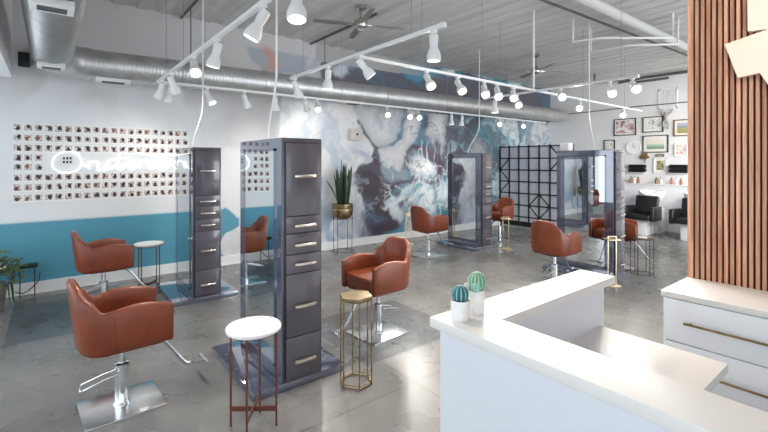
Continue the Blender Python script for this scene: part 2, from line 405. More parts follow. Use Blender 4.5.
def mural(name, x0, x1, z0, z1, y, nx, nz):
    xs = np.linspace(x0, x1, nx); zs = np.linspace(z0, z1, nz)
    X, Z = np.meshgrid(xs, zs)
    rng = np.random.RandomState(5)
    def vnoise(x, z, sc, seed):
        r = np.random.RandomState(seed); G = r.rand(257, 257)
        a = x*sc+31.7; b = z*sc+17.3
        i = np.floor(a).astype(int); j = np.floor(b).astype(int); u = a-i; v = b-j
        u = u*u*(3-2*u); v = v*v*(3-2*v); i %= 256; j %= 256
        return (G[i, j]*(1-u)+G[i+1, j]*u)*(1-v)+(G[i, j+1]*(1-u)+G[i+1, j+1]*u)*v
    def fbm(x, z, sc, seed, oc=4):
        t = 0; w = .5; tot = 0
        for k in range(oc): t = t+w*vnoise(x, z, sc*2**k, seed+k); tot += w; w *= .5
        return t/tot
    wx = X+(fbm(X, Z, 1.6, 1)-.5)*.34+(fbm(X, Z, 5, 3)-.5)*.10; wz = Z+(fbm(X, Z, 1.6, 9)-.5)*.34+(fbm(X, Z, 5, 13)-.5)*.10
    wx2 = X+(fbm(X, Z, 1.1, 21)-.5)*2.2; wz2 = Z+(fbm(X, Z, 1.1, 29)-.5)*2.2
    def sdf(poly, px, pz):
        d = np.full(px.shape, 1e9); ins = np.zeros(px.shape, bool); n = len(poly)
        for k in range(n):
            ax, az = poly[k]; bx, bz = poly[(k+1) % n]; ex, ez = bx-ax, bz-az
            t = np.clip(((px-ax)*ex+(pz-az)*ez)/(ex*ex+ez*ez+1e-9), 0, 1)
            d = np.minimum(d, (px-ax-t*ex)**2+(pz-az-t*ez)**2)
            c = ((az > pz) != (bz > pz)) & (px < (bx-ax)*(pz-az)/((bz-az) if abs(bz-az) > 1e-9 else 1e-9)+ax)
            ins ^= c
        return np.where(ins, np.sqrt(d), -np.sqrt(d))
    def sm(a, lo, hi):
        t = np.clip((a-lo)/(hi-lo), 0, 1); return t*t*(3-2*t)
    L3 = lambda c: np.array(lin(c)[:3])
    def mix(col, c, a): return col*(1-a[..., None])+(c if c.ndim == 3 else c[None, None, :])*a[..., None]
    col = np.zeros(X.shape+(3,))+L3((224, 224, 226))
    sm1 = fbm(wx2, wz2, .9, 41, 5)
    col = mix(col, L3((190, 193, 198)), sm(sm1, .46, .74)*sm(X, 1.6, 3.2)*.8)
    col = mix(col, L3((196, 190, 188)), sm(fbm(wx2, wz2, 1.3, 55), .45, .7)*.6)
    up = sm(Z, 2.7, 3.1)
    col = mix(col, L3((200, 198, 198)), up*.75)
    # soft cloud shapes high on the wall, peach streak
    cl = fbm(wx2+3, wz2, .7, 61, 4)
    col = mix(col, L3((150, 162, 176)), sm(cl, .5, .56)*up*sm(X, 1.6, 2.4)*(1-sm(Z, 3.55, 3.62))*.7)
    pk = np.abs((X-2.95)*.75-(Z-3.45)*.45+.12*np.sin(Z*9))
    col = mix(col, L3((206, 150, 128)), (1-sm(pk, .03, .13))*sm(Z, 3.15, 3.3)*(1-sm(Z, 3.55, 3.72))*.75)
    # right half: teal and slate smoke
    base2 = np.zeros(X.shape+(3,))+L3((104, 118, 130))
    tn = fbm(wx2, wz2, 1.1, 71, 5); tn2 = fbm(wx2+9, wz2+4, 1.5, 81, 5)
    base2 = mix(base2, L3((66, 138, 156)), sm(tn, .40, .55))
    base2 = mix(base2, L3((160, 194, 204)), sm(tn2, .48, .60))
    base2 = mix(base2, L3((228, 228, 230)), sm(tn2, .56, .66)*.9)
    base2 = mix(base2, L3((84, 76, 86)), sm(fbm(wx2-5, wz2, 1.2, 91), .55, .66)*.8)
    right = sm(wx, 6.9, 7.5)
    core = np.zeros(X.shape+(3,))+L3((150, 164, 176))
    core = mix(core, L3((90, 80, 92)), sm(fbm(wx2, wz2, 1.4, 99), .42, .56)*.8)
    core = mix(core, L3((72, 140, 166)), sm(fbm(wx2+2, wz2, 1.5, 103), .55, .66)*.7)
    mid = sm(wx, 5.1, 5.3)
    col = mix(col, core, mid)
    col = mix(col, base2, right)
    col = mix(col, L3((214, 210, 214)), sm(X, 10.1, 11.4)*.75)
    def shape(nm, cin, cedge, soft=.03, depth=.35, k=1.0, shade=None):
        nonlocal col
        d = sdf(SH[nm], wx, wz)
        a = sm(d, -soft, soft)*k
        c = np.zeros(X.shape+(3,))+L3(cedge)
        c = mix(c, L3(cin), sm(d, 0, depth))
        if shade is not None: c = mix(c, L3(shade), sm(fbm(wx2, wz2, 2.2, 7), .5, .72)*.7)
        col = mix(col, c, a)
    shape('dark1', (66, 57, 66), (86, 78, 92), .05, .2, shade=(92, 84, 98))
    shape('petalL', (222, 222, 224), (232, 231, 231), .03, .2, shade=(172, 186, 202))
    low = sm(-Z, -1.05, -.5)*sm(X, 3.0, 3.8)*(1-sm(wx, 5.05, 5.3))
    col = mix(col, L3((142, 162, 188)), low*sm(fbm(wx2, wz2, 1.6, 111), .4, .6)*.85)
    col = mix(col, L3((104, 104, 124)), low*sm(fbm(wx2+4, wz2, 1.8, 113), .54, .66)*.8)
    shape('neck', (78, 68, 78), (96, 90, 102), .02, .1)
    shape('petalA', (226, 225, 226), (196, 198, 204), .03, .3, shade=(176, 186, 198))
    shape('petalB', (230, 229, 229), (206, 206, 212), .03, .2)
    shape('petalC', (228, 227, 226), (190, 190, 196), .04, .2)
    shape('petalD', (228, 229, 230), (176, 186, 194), .04, .18)
    shape('swirl', (160, 200, 212), (196, 210, 218), .04, .25, shade=(70, 130, 152))
    d = sdf(SH['swirl'], wx, wz); rip = np.sin((wx2*.6-wz2*1.1)*7+fbm(wx2, wz2, 1.6, 15)*16)
    col = mix(col, L3((226, 230, 232)), sm(rip, .25, .9)*sm(d, 0, .08)*.85)
    shape('petalR', (222, 226, 226), (160, 196, 204), .03, .12)
    shape('bluelow', (86, 140, 172), (92, 104, 130), .1, .2, .8)
    shape('bluelow2', (76, 150, 178), (80, 130, 156), .06, .12, .9)
    shape('lobe1', (206, 204, 206), (150, 160, 170), .12, .3, .6)
    # fine curling wisps
    rn = fbm(wx2*.7+wx*.8, wz2*.7+wz*.8, 2.0, 131, 4); rdg = 1-np.abs(rn-.5)*14
    rn2 = fbm(wx2*.6+wx+3, wz2*.6+wz, 2.4, 137, 4); rdg2 = 1-np.abs(rn2-.48)*16
    cen = sm(wx, 5.3, 5.6)*(1-sm(wz, 1.9, 2.3))
    col = mix(col, L3((232, 236, 238)), sm(rdg, .3, .95)*cen*.75)
    col = mix(col, L3((82, 84, 100)), sm(rdg2, .35, .95)*sm(wx, 5.9, 6.3)*.6)
    col = mix(col, L3((176, 184, 194)), sm(rdg2, .2, 1)*(1-sm(wx, 5.2, 5.5))*sm(X, 3.0, 4.0)*.5)
    col = mix(col, L3((88, 160, 180)), sm(rdg, .2, .9)*sm(wx, 7.2, 7.6)*.5)
    # the strip above the duct
    shape('upper', (96, 94, 102), (104, 106, 116), .03, .3, shade=(78, 112, 136))
    shape('upblue1', (84, 140, 170), (100, 150, 176), .05, .1)
    shape('upblue2', (84, 146, 172), (78, 120, 146), .06, .1)
    shape('upwhite', (206, 210, 216), (176, 186, 196), .04, .1)
    plain = (Z > 3.53+(X-3.9)*.02) & (X > 3.86)
    col = mix(col, L3((176, 174, 173)), plain*1.0*sm(-X, -7.6, -5.2))
    # white field behind the prints and the teal band
    fld = (1-sm(X, 1.9, 2.3))*(1-sm(Z, 2.3, 2.75))
    col = mix(col, L3((226, 227, 228)), fld*.8)
    tw_ = sm(X, 1.9, 2.1)*.16
    d = sdf(SH['teal'], X+(fbm(X, Z, 3, 151)-.5)*tw_, Z+(fbm(X, Z, 3, 157)-.5)*tw_)-.012*sm(X, 1.9, 2.1)
    col = mix(col, L3((82, 150, 172)), sm(d, -.006, .006))
    verts = np.stack([X, np.full(X.shape, y), Z], -1).reshape(-1, 3)
    idx = np.arange(nx*nz).reshape(nz, nx)
    q = np.stack([idx[:-1, :-1], idx[:-1, 1:], idx[1:, 1:], idx[1:, :-1]], -1).reshape(-1, 4)
    me = bpy.data.meshes.new(name); me.from_pydata(verts.tolist(), [], q.tolist())
    at = me.color_attributes.new('paint', 'FLOAT_COLOR', 'POINT')
    at.data.foreach_set('color', np.concatenate([col.reshape(-1, 3), np.ones((nx*nz, 1))], 1).astype(np.float32).ravel())
    m = mat('mural_paint', (255, 255, 255), .5); N, L, bs = nodes(m)
    va = N.new('ShaderNodeVertexColor'); va.layer_name = 'paint'; L.new(va.outputs[0], bs.inputs['Base Color'])
    me.materials.append(m)
    return me
me = mural('wall_mural', X0-.1, WALLX+.1, 0, CEIL+.05, WALLY, 640, 190)
o = bpy.data.objects.new('wall_back', me); C.objects.link(o); struct(o)
o = MB().box((X0-.1, WALLY+.01, -.1), (WALLX+.1, WALLY+.12, CEIL+.1)).build('wall_back_core', M['paint'], smooth=False); struct(o); o.name = 'wall_backing'
o = MB().box((X0, WALLY-.018, 0), (WALLX, WALLY, .145)).box((X0, WALLY-.024, 0), (WALLX, WALLY-.018, .02)).build('baseboard_back', M['baseboard'], smooth=False); struct(o)
# gallery wall at the far end
o = MB().box((WALLX, Y0-.1, 0), (WALLX+.1, WALLY+.1, CEIL+.1)).build('wall_right', M['paint'], smooth=False); struct(o)
# left wall: shopfront windows under a bulkhead
o = MB().box((X0, Y0, 2.62), (-.34, 6.42, CEIL+.02)).build('wall_bulkhead', M['paint'], smooth=False); struct(o)
mb = MB().box((X0-.1, Y0, 0), (X0, WALLY, .35)).box((X0-.1, Y0, 2.6), (X0, WALLY, CEIL+.05))
for yy in (Y0, -2.2, .1, 2.4, 4.6, 6.55): mb.box((X0-.1, yy-.05, .35), (X0, yy+.07, 2.6))
o = mb.box((X0-.1, 6.6, .35), (X0, WALLY, 2.6)).build('wall_left', M['paint'], smooth=False); struct(o)
def window(n, lo, hi, axis):
    r = bpy.data.objects.new('window_%d' % n, None); C.objects.link(r); struct(r)
    t = .03
    mb = MB()
    if axis == 'x':
        x, y0, y1, z0, z1 = lo[0], lo[1], hi[1], lo[2], hi[2]
        mb.box((x-.03, y0, z0), (x+.03, y1, z0+.05)).box((x-.03, y0, z1-.05), (x+.03, y1, z1)).box((x-.03, y0, z0), (x+.03, y0+.05, z1)).box((x-.03, y1-.05, z0), (x+.03, y1, z1))
        g = MB().box((x-.004, y0+.05, z0+.05), (x+.004, y1-.05, z1-.05))
    else:
        y, x0, x1, z0, z1 = lo[1], lo[0], hi[0], lo[2], hi[2]
        mb.box((x0, y-.03, z0), (x1, y+.03, z0+.05)).box((x0, y-.03, z1-.05), (x1, y+.03, z1)).box((x0, y-.03, z0), (x0+.05, y+.03, z1)).box((x1-.05, y-.03, z0), (x1, y+.03, z1))
        g = MB().box((x0+.05, y-.004, z0+.05), (x1-.05, y+.004, z1-.05))
    mb.build('window_frame', M['black_metal'], r, smooth=False); g.build('pane', M['glass'], r, smooth=False)
ys = (Y0, -2.2, .1, 2.4, 4.6, 6.55)
for i in range(5): window(i+1, (X0-.05, ys[i]+.07, .35), (0, ys[i+1]-.05, 2.6), 'x')
mb = MB().box((X0-.1, Y0-.1, 0), (WALLX+.1, Y0, .2)).box((X0-.1, Y0-.1, 3.1), (WALLX+.1, Y0, CEIL+.1))
xs = (X0, 1.0, 3.4, 5.6, 8.4, 11.0)  # last bay glazed as well, added to let more light reach the far end
for xx in xs: mb.box((xx-.06, Y0-.1, .2), (xx+.06, Y0, 3.1))
mb.box((11.0, Y0-.1, .2), (WALLX, Y0, 3.1))
o = mb.build('wall_front', M['paint'], smooth=False); struct(o)
for i in range(5): window(6+i, (xs[i]+.06, Y0-.05, .2), (xs[i+1]-.06, 0, 3.1), 'y')

# --- slat partition behind the cabinet
SX = 3.286
o = MB().box((SX+.02, -3.6, 0), (SX+.16, .945, CEIL+.02)).build('partition_wall', M['slat_back'], smooth=False); struct(o)
o.name = 'wall_slatted'
yy = .945; k = 0; proto = None
while yy > -.95:
    w = .0185 if k else .03
    if proto is None or k == 1:
        s = MB().box((0, -w, 0), (.026, 0, CEIL-.005), bev=.0015).build('slat', M['walnut'], o, smooth=False); proto = s
    else:
        s = proto.copy(); C.objects.link(s); s.parent = o
    s.location = (SX-.004, yy, 0)
    yy -= w+.0115; k += 1

# ------------------------------------------------------------------ ducts and overhead work
def ribbed(pts, r, pitch=.045, depth=.006, seg=40):
    """spiral duct: a tube whose radius steps out at each seam"""
    P = [Vector(p) for p in pts]; out = []; rs = []
    for A, B in zip(P, P[1:]):
        n = max(2, int((B-A).length/pitch))
        for i in range(n):
            for t, q in ((0, 0), (.55, 0), (.7, depth), (.85, depth)):
                out.append(A+(B-A)*((i+t)/n)); rs.append(r+q)
    out.append(P[-1]); rs.append(r)
    return out, rs
DZ = 2.91
d1 = thing('ventilation_duct', 'long round spiral steel duct running along the top of the mural wall', 'duct')
# goes along X, slightly rising
a0 = (.35, 6.38, 2.87); a1 = (11.6, 6.38, 2.99)
p, r = ribbed([a0, a1], .183, .045, .0025)
MB().tube(p, r, 40).build('duct_tube', M['duct'], d1, ang=70)
el = []
for i in range(7):
    a = PI/2*i/6; el.append((.35-.33*math.sin(a), 6.38-.33*(1-math.cos(a)), 2.87))
MB().tube(el, .19, 36).build('elbow', M['duct'], d1, ang=70)
MB().tube([(.33, 6.38, 2.87), (.39, 6.38, 2.87)], .198, 36).build('collar', M['duct'], d1)
for x in (2.6, 5.0, 7.4): MB().tube([(x, 6.38, 2.87+(x-.35)*.0107), (x+.05, 6.38, 2.87+(x-.35)*.0107)], .194, 36).build('collar', M['duct'], d1)
for x in (1.56, 3.73, 6.2, 8.9):
    MB().cyl((x, 6.38, 3.05), (x, 6.38, CEIL), .008, seg=6).build('hanger_rod', M['conduit'], d1)
for x in (.63, 4.3):
    z = 2.70+(x-.35)*.0107
    rg = MB().box((x-.19, 6.28, z-.035), (x+.19, 6.46, z+.01), bev=.004).build('air_register', M['track'], d1)
    g = MB()
    for k in range(6): g.box((x-.12, 6.30+k*.024, z-.042), (x+.12, 6.308+k*.024, z-.035))
    g.build('grille', M['conduit'], rg, smooth=False)
d2 = thing('ventilation_duct', 'wide spiral steel duct coming forward overhead from the corner elbow', 'duct')
p, r = ribbed([(.02, 6.0, 2.90), (.02, 1.2, 2.90)], .184, .085, .014)
MB().tube(p, r, 40).build('duct_tube', M['duct'], d2, ang=70)
MB().tube([(.02, 6.04, 2.90), (.02, 5.98, 2.90)], .2, 36).build('collar', M['duct'], d2)
for y in (5.85, 3.6):
    rg = MB().box((-.11, y-.1, 2.675), (.13, y+.1, 2.725), bev=.004).build('air_register', M['track'], d2)
    g = MB()
    for k in range(6): g.box((-.07, y-.05+k*.018, 2.668), (.09, y-.044+k*.018, 2.675))
    g.build('grille', M['conduit'], rg, smooth=False)
for y in (5.4, 3.2): MB().cyl((.02, y, 3.08), (.02, y, CEIL), .008, seg=6).build('hanger_rod', M['conduit'], d2)

def pipe(name, label, pts, r, m, cat='pipe', seg=12):
    return tag(MB().tube(pts, r, seg).build(name, M[m]), label, cat)
pipe('ceiling_pipe', 'thick pale painted pipe crossing the ceiling above the gallery end', [(3.2, 2.56, 3.65), (11.8, 2.50, 3.65)], .066, 'pipe_paint')
pipe('conduit_pipe', 'thin dark conduit crossing the ceiling behind the thick pale pipe', [(3.0, 3.06, 3.72), (11.8, 2.70, 3.72)], .018, 'conduit')
pipe('conduit_pipe', 'thin dark conduit on the ceiling above the portrait prints', [(1.55, 1.0, 3.83), (1.55, 6.9, 3.83)], .018, 'conduit')
pipe('conduit_pipe', 'thin dark conduit on the ceiling between mural wall and first ceiling fan', [(3.74, 4.9, 3.82), (3.74, 6.9, 3.82)], .02, 'conduit')
pipe('conduit_pipe', 'upper square white pipe loop hung from the ceiling', [(6.30, 3.30, 3.86), (6.30, 3.30, 3.5), (6.42, 2.93, 3.5), (7.26, 2.28, 3.5), (7.26, 2.28, 3.87)], .018, 'track')
pipe('conduit_pipe', 'lower square white pipe loop hung from the ceiling', [(6.98, 3.35, 3.86), (6.98, 3.35, 3.46), (7.02, 2.78, 3.46), (7.55, 2.30, 3.46), (7.55, 2.30, 3.87)], .018, 'track')
pipe('conduit_pipe', 'grey conduit run high across the gallery wall', [(11.85, 6.9, 3.05), (11.85, 4.4, 3.09), (11.85, -1, 3.05)], .012, 'conduit')
pipe('conduit_pipe', 'dark pipe run along the top of the gallery wall', [(11.7, 4.9, 3.74), (11.7, 4.3, 3.78), (11.7, -1, 3.76)], .035, 'conduit')
pipe('conduit_pipe', 'short grey pipe with two elbows under the ceiling by the gallery wall', [(10.6, 5.0, 3.87), (10.6, 5.0, 3.62), (10.6, 4.2, 3.62), (10.6, 4.2, 3.5), (10.6, 3.4, 3.5)], .03, 'conduit')
pipe('conduit_pipe', 'slanted pale brace pipe under the ceiling above the gallery end', [(6.3, 2.63, 3.67), (6.6, 2.86, 3.84)], .02, 'pipe_paint')

# ceiling fans
def fan(label, x, y, zh, a0):
    t = thing('ceiling_fan', label, 'ceiling fan', (x, y, zh), 0, 'ceiling fans')
    MB().lathe([(.02, CEIL-zh), (.07, CEIL-zh), (.075, CEIL-zh-.05), (.03, CEIL-zh-.08)]).build('canopy', M['fan_metal'], t)
    MB().cyl((0, 0, .05), (0, 0, CEIL-zh-.06), .014).build('downrod', M['fan_metal'], t)
    MB().lathe([(.0, -.09), (.045, -.085), (.06, -.05), (.09, -.03), (.1, 0), (.095, .05), (.05, .08), (.02, .1)]).build('motor', M['fan_metal'], t)
    for k in range(4):
        a = a0+k*PI/2; q = Matrix.Rotation(a, 4, 'Z')@Matrix.Rotation(.2, 4, 'X')
        b = MB(); n = 8; pts = []
        for i in range(n+1):
            s = i/n; pts.append((.16+s*.5, .032+.014*math.sin(s*PI)))
        poly = pts+[(px, -w) for px, w in reversed(pts)]
        b.prism(poly, -.004, .004); bmesh.ops.transform(b.bm, matrix=q, verts=b.bm.verts)
        bl = b.build('blade', M['fan_blade'], t)
        c = MB().box((.06, -.02, -.006), (.2, .02, .006)); bmesh.ops.transform(c.bm, matrix=q, verts=c.bm.verts); c.build('blade_arm', M['fan_metal'], bl)
fan('brushed metal ceiling fan with four blades, above the gold potted plant', 3.42, 4.86, 3.58, math.radians(-22))
fan('smaller looking ceiling fan far down the room above the grid screen', 7.73, 4.82, 3.5, math.radians(-30))

# ------------------------------------------------------------------ track lighting
TZ = 2.68
def track(label, p0, p1, cables):
    t = thing('track_rail', label, 'light track', (0, 0, 0), 0)
    p0 = Vector(p0); p1 = Vector(p1); d = (p1-p0).normalized(); n = Vector((-d.y, d.x, 0))*.017
    MB().plate([p0-n, p1-n, p1+n, p0+n], (0, 0, 1), .028).build('rail', M['track'], t, smooth=False)
    for c in cables: MB().cyl((c[0], c[1], p0.z+.028), (c[0], c[1], CEIL), .0035, seg=6).build('cable', M['cable'], t)
    for p in (p0, p1): MB().box((p.x-.02, p.y-.02, p.z-.006), (p.x+.02, p.y+.02, p.z+.03)).build('end_cap', M['track'], t)
EY = 6.10
track('white light track nearest the window, running out from the mural wall', (1.093, 1.6, TZ), (1.093, EY-.02, TZ), [(1.093, 2.1), (1.093, 3.98), (1.093, 5.6)])
track('white light track whose front end hangs above the gold hexagonal table', (2.34, 2.242, TZ), (2.34, 4.80, TZ), [(2.34, 4.5), (2.34, 2.6)])
track('white light track farthest down the room, crossing the long one at right angles', (5.57, 2.12, TZ), (5.57, 4.4, TZ), [(5.57, 4.1), (5.57, 2.3)])
track('long white light track running down the middle of the room', (2.36, 3.43, TZ), (9.4, 3.50, TZ), [(3.245, 3.43), (4.3, 3.44), (6.95, 3.47), (8.6, 3.49)])
track('white light track hung just below the spiral duct beside the mural', (1.11, EY, TZ), (10.2, EY, TZ), [(1.4, EY), (3.9, EY), (6.5, EY), (9.0, EY)])
pipe('support_pole', 'straight white pole from the ceiling to the crossing of two light tracks', [(5.47, 3.45, TZ+.03), (5.47, 3.45, CEIL)], .014, 'track', 'pole')

def head(label, x, y, aim, group, power=30, lit=True, z=TZ):
    t = thing('track_spotlight', label, 'spotlight', (x, y, z), 0, group)
    d = Vector(aim).normalized()
    MB().box((-.02, -.02, -.02), (.02, .02, 0)).cyl((0, 0, -.055), (0, 0, -.015), .009, seg=10).build('stem', M['track'], t)
    o0 = Vector((0, 0, -.07))-d*.035
    MB().lathe([(.0, -.002), (.030, 0), (.036, .012), (.034, .07), (.030, .10), (.046, .135), (.056, .165), (.056, .205), (.050, .206), (.048, .185)], o0, 20, d).build('housing', M['track'], t)
    MB().lathe([(0, .184), (.049, .184), (.0, .19)], o0, 20, d).build('lens', M['lamp_on'] if lit else M['track'], t, smooth=False)
    if lit:
        ld = bpy.data.lights.new('spot', 'SPOT'); ld.energy = power*3.0; ld.spot_size = math.radians(135); ld.spot_blend = 1; ld.shadow_soft_size = .045
        ld.color = (1, .955, .88)
        lo = bpy.data.objects.new('lamp', ld); C.objects.link(lo); lo.parent = t
        lo.location = o0+d*.21; lo.rotation_euler = d.to_track_quat('-Z', 'Y').to_euler()
def cam_aim(x, y, k=1, dz=-.6): return (-x*k, -y*k, dz*math.hypot(x, y))
gA = 'spotlights on the track nearest the window'
for i, (y, aim) in enumerate([(2.18, (-.1, -.2, -1)), (2.66, (-.45, .25, -1)), (3.62, (-.2, .15, -1)), (4.36, (-.1, -.8, -.75)), (5.35, (.5, .3, -1)), (5.85, (-.2, .5, -1))]):
    head('white spotlight on the window-side track, %s counting from the camera end' % ORD[i], 1.093, y, aim, gA, 20 if y < 4.5 else 9)
gB = 'spotlights on the track above the gold hexagonal table'
for i, (y, aim) in enumerate([(2.34, (0, 0, -1)), (3.33, (.75, -.35, -1)), (3.93, (0, .1, -1)), (4.72, (.5, .2, -1))]):
    head('white spotlight on the track over the hexagonal table, %s counting from the camera end' % ORD[i], 2.34, y, aim, gB, 15)
gC = 'spotlights on the farthest cross track'
for i, (y, aim) in enumerate([(2.17, (-.6, -.5, -.5)), (2.44, (-.5, -.4, -.55)), (3.10, (-.6, -.5, -.4)), (3.80, (-.55, -.6, -.7)), (4.2, (0, 0, -1))]):
    head('white spotlight on the farthest cross track, %s counting from the reception side' % ORD[i], 5.57, y, aim, gC, 34)
gD = 'spotlights on the long middle track'
for i, (x, aim) in enumerate([(3.33, (-.2, -.6, -.7)), (3.85, (-.2, -.6, -.7)), (4.35, (-.5, -.55, -.7)), (4.62, (-.5, -.55, -.7)), (4.98, (-.6, -.5, -.6)), (6.85, (-.75, -.35, -.5)), (8.55, (-.85, -.3, -.5))]):
    head('white spotlight on the long middle track, %s counting from the hexagonal table' % ORD[i], x, 3.43+(x-2.36)*.01, aim, gD, 34)
gE = 'spotlights on the track under the duct'
for i, (x, aim) in enumerate([(1.24, (-.1, .2, -1)), (1.70, (.3, -.4, -.8)), (2.22, (.5, .3, -1)), (2.70, (.1, .1, -1)), (3.20, (.6, .6, -.6)), (3.42, (-.3, -.7, -.7)), (4.88, (-.4, -.7, -.6)), (5.42, (-.4, -.7, -.6)), (5.66, (-.4, -.7, -.6)), (6.62, (0, 0, -1)), (6.95, (0, .1, -1)), (8.25, (-.7, -.6, -.5)), (9.2, (-.7, -.6, -.5))]):
    head('white spotlight on the track under the duct, %s counting from the window' % ORD[i], x, EY, aim, gE, 11 if x < 4 else 22)

track('added white light track out of view behind the slat wall, brightening the far end', (6.5, .9, TZ), (11.0, .9, TZ), [(7, .9), (10.5, .9)])  # added track, out of view, only to brighten the far end
for i, x in enumerate([6.7, 7.8, 8.9, 10.0, 10.8]):
    head('added fill spotlight on the track behind the slat wall, %s counting from the desk' % ORD[i], x, .9, (.7, .55, -.45), 'added fill spotlights on the track behind the slat wall', 60)
track('added white light track out of view above the reception desk, lighting the slat wall', (1.9, -1.6, TZ+.25), (1.9, .3, TZ+.25), [(1.9, .1), (1.9, -1.4)])  # added lamps outside the frame, aimed to light the slats and panels
for i, y in enumerate([-1.2, -.4, .2]):
    head('added fill spotlight above the reception desk, %s counting from the street end' % ORD[i], 1.9, y, (.9, .15, -.42), 'added fill spotlights above the reception desk', 9, z=TZ+.25)
# ------------------------------------------------------------------ styling stations
def station(label, x0, y0):
    """x0, y0: near window-side corner of the tower on the floor"""
    t = thing('mirror_station', label, 'styling station', (x0, y0, 0), 0, 'freestanding mirror stations with drawers')
    W, Ln, Ht = .32, .85, 1.83
    MB().box((-.215, -.005, 0), (W+.215, .96, .055), bev=.004).build('plinth', M['side_glass'], t)
    MB().box((0, 0, .05), (W, Ln, Ht), bev=.006).build('body', M['slate'], t)
    for s in (0, 1):
        xs_ = -.003 if s == 0 else W
        MB().box((xs_, .004, .06), (xs_+.003, Ln-.004, Ht-.006)).build('side_panel', M['side_glass'], t, smooth=False)
        xx = -.010 if s == 0 else W+.003
        mo = MB().box((xx, .125, .165), (xx+.007, .715, 1.735)).build('mirror', M['mirror'], t, smooth=False)
        fr = MB(); x1 = -.013 if s == 0 else W+.002
        for lo, hi in (((x1, .105, .145), (x1+.011, .125, 1.755)), ((x1, .715, .145), (x1+.011, .735, 1.755)), ((x1, .105, .145), (x1+.011, .735, .165)), ((x1, .105, 1.735), (x1+.011, .735, 1.755))):
            fr.box(lo, hi)
        fr.build('mirror_trim', M['side_glass'], mo, smooth=False)
    fr = MB().box((.012, -.012, .075), (W-.012, .004, 1.80), bev=.002).build('drawer_surround', M['slate_dark'], t)
    for z0, z1, hz in ((1.262, 1.79, 1.55), (1.137, 1.255, 1.19), (.985, 1.130, 1.05), (.842, .978, .91), (.385, .835, .605), (.085, .378, .205)):
        d = MB().box((.022, -.024, z0), (W-.022, -.008, z1), bev=.003).build('drawer', M['slate'], t)
        h = MB(); c = W/2
        h.tube([(c-.08, -.05, hz), (c-.04, -.056, hz), (c+.04, -.056, hz), (c+.08, -.05, hz)], .0135, 10)
        for s in (-.075, .075): h.cyl((c+s, -.052, hz), (c+s, -.02, hz), .012, seg=12)
        h.build('handle', M['nickel'], d)
    return t
station('slate mirror station with drawer column, beside the portrait prints', 1.31, 5.27)
station('tallest looking slate mirror station, its drawer column next to the gold hexagonal table', 1.31, 2.84)
station('slate mirror station standing before the mural, next to the grid screen', 6.38, 5.13)
station('slate mirror station just beyond the reception desk end', 6.20, 2.66)

def cord(label, x, y, zb, pts):
    tag(MB().tube([(x, y, CEIL)]+pts, .0085, 8).build('power_cord', M['track']), label, 'cord', 'power cords of the mirror stations')
def curve(x, y, tx, ty, ztop, n=10):
    """hangs straight, then swings over to (tx,ty) in an S"""
    out = [(x, y, 2.5+.0), (x, y, 2.35)]
    z0 = 2.35
    for i in range(1, n+1):
        s = i/n; k = s*s*(3-2*s)
        out.append((x+(tx-x)*k, y+(ty-y)*k, z0+(ztop-z0)*s))
    return out
cord('white power cord dropping from the ceiling to the station beside the portrait prints', 1.47, 5.45, 1.83, curve(1.47, 5.45, 1.38, 5.55, 1.831))
cord('white power cord dropping from the ceiling to the station by the hexagonal table', 1.36, 3.05, 1.83, curve(1.36, 3.05, 1.38, 3.25, 1.831))
cord('white power cord dropping from the ceiling to the station before the mural', 6.60, 5.35, 1.83, curve(6.60, 5.35, 6.5, 5.55, 1.831))
cord('white power cord dropping from the ceiling to the station beyond the desk', 6.4, 3.1, 1.83, curve(6.4, 3.1, 6.36, 3.0, 1.831))

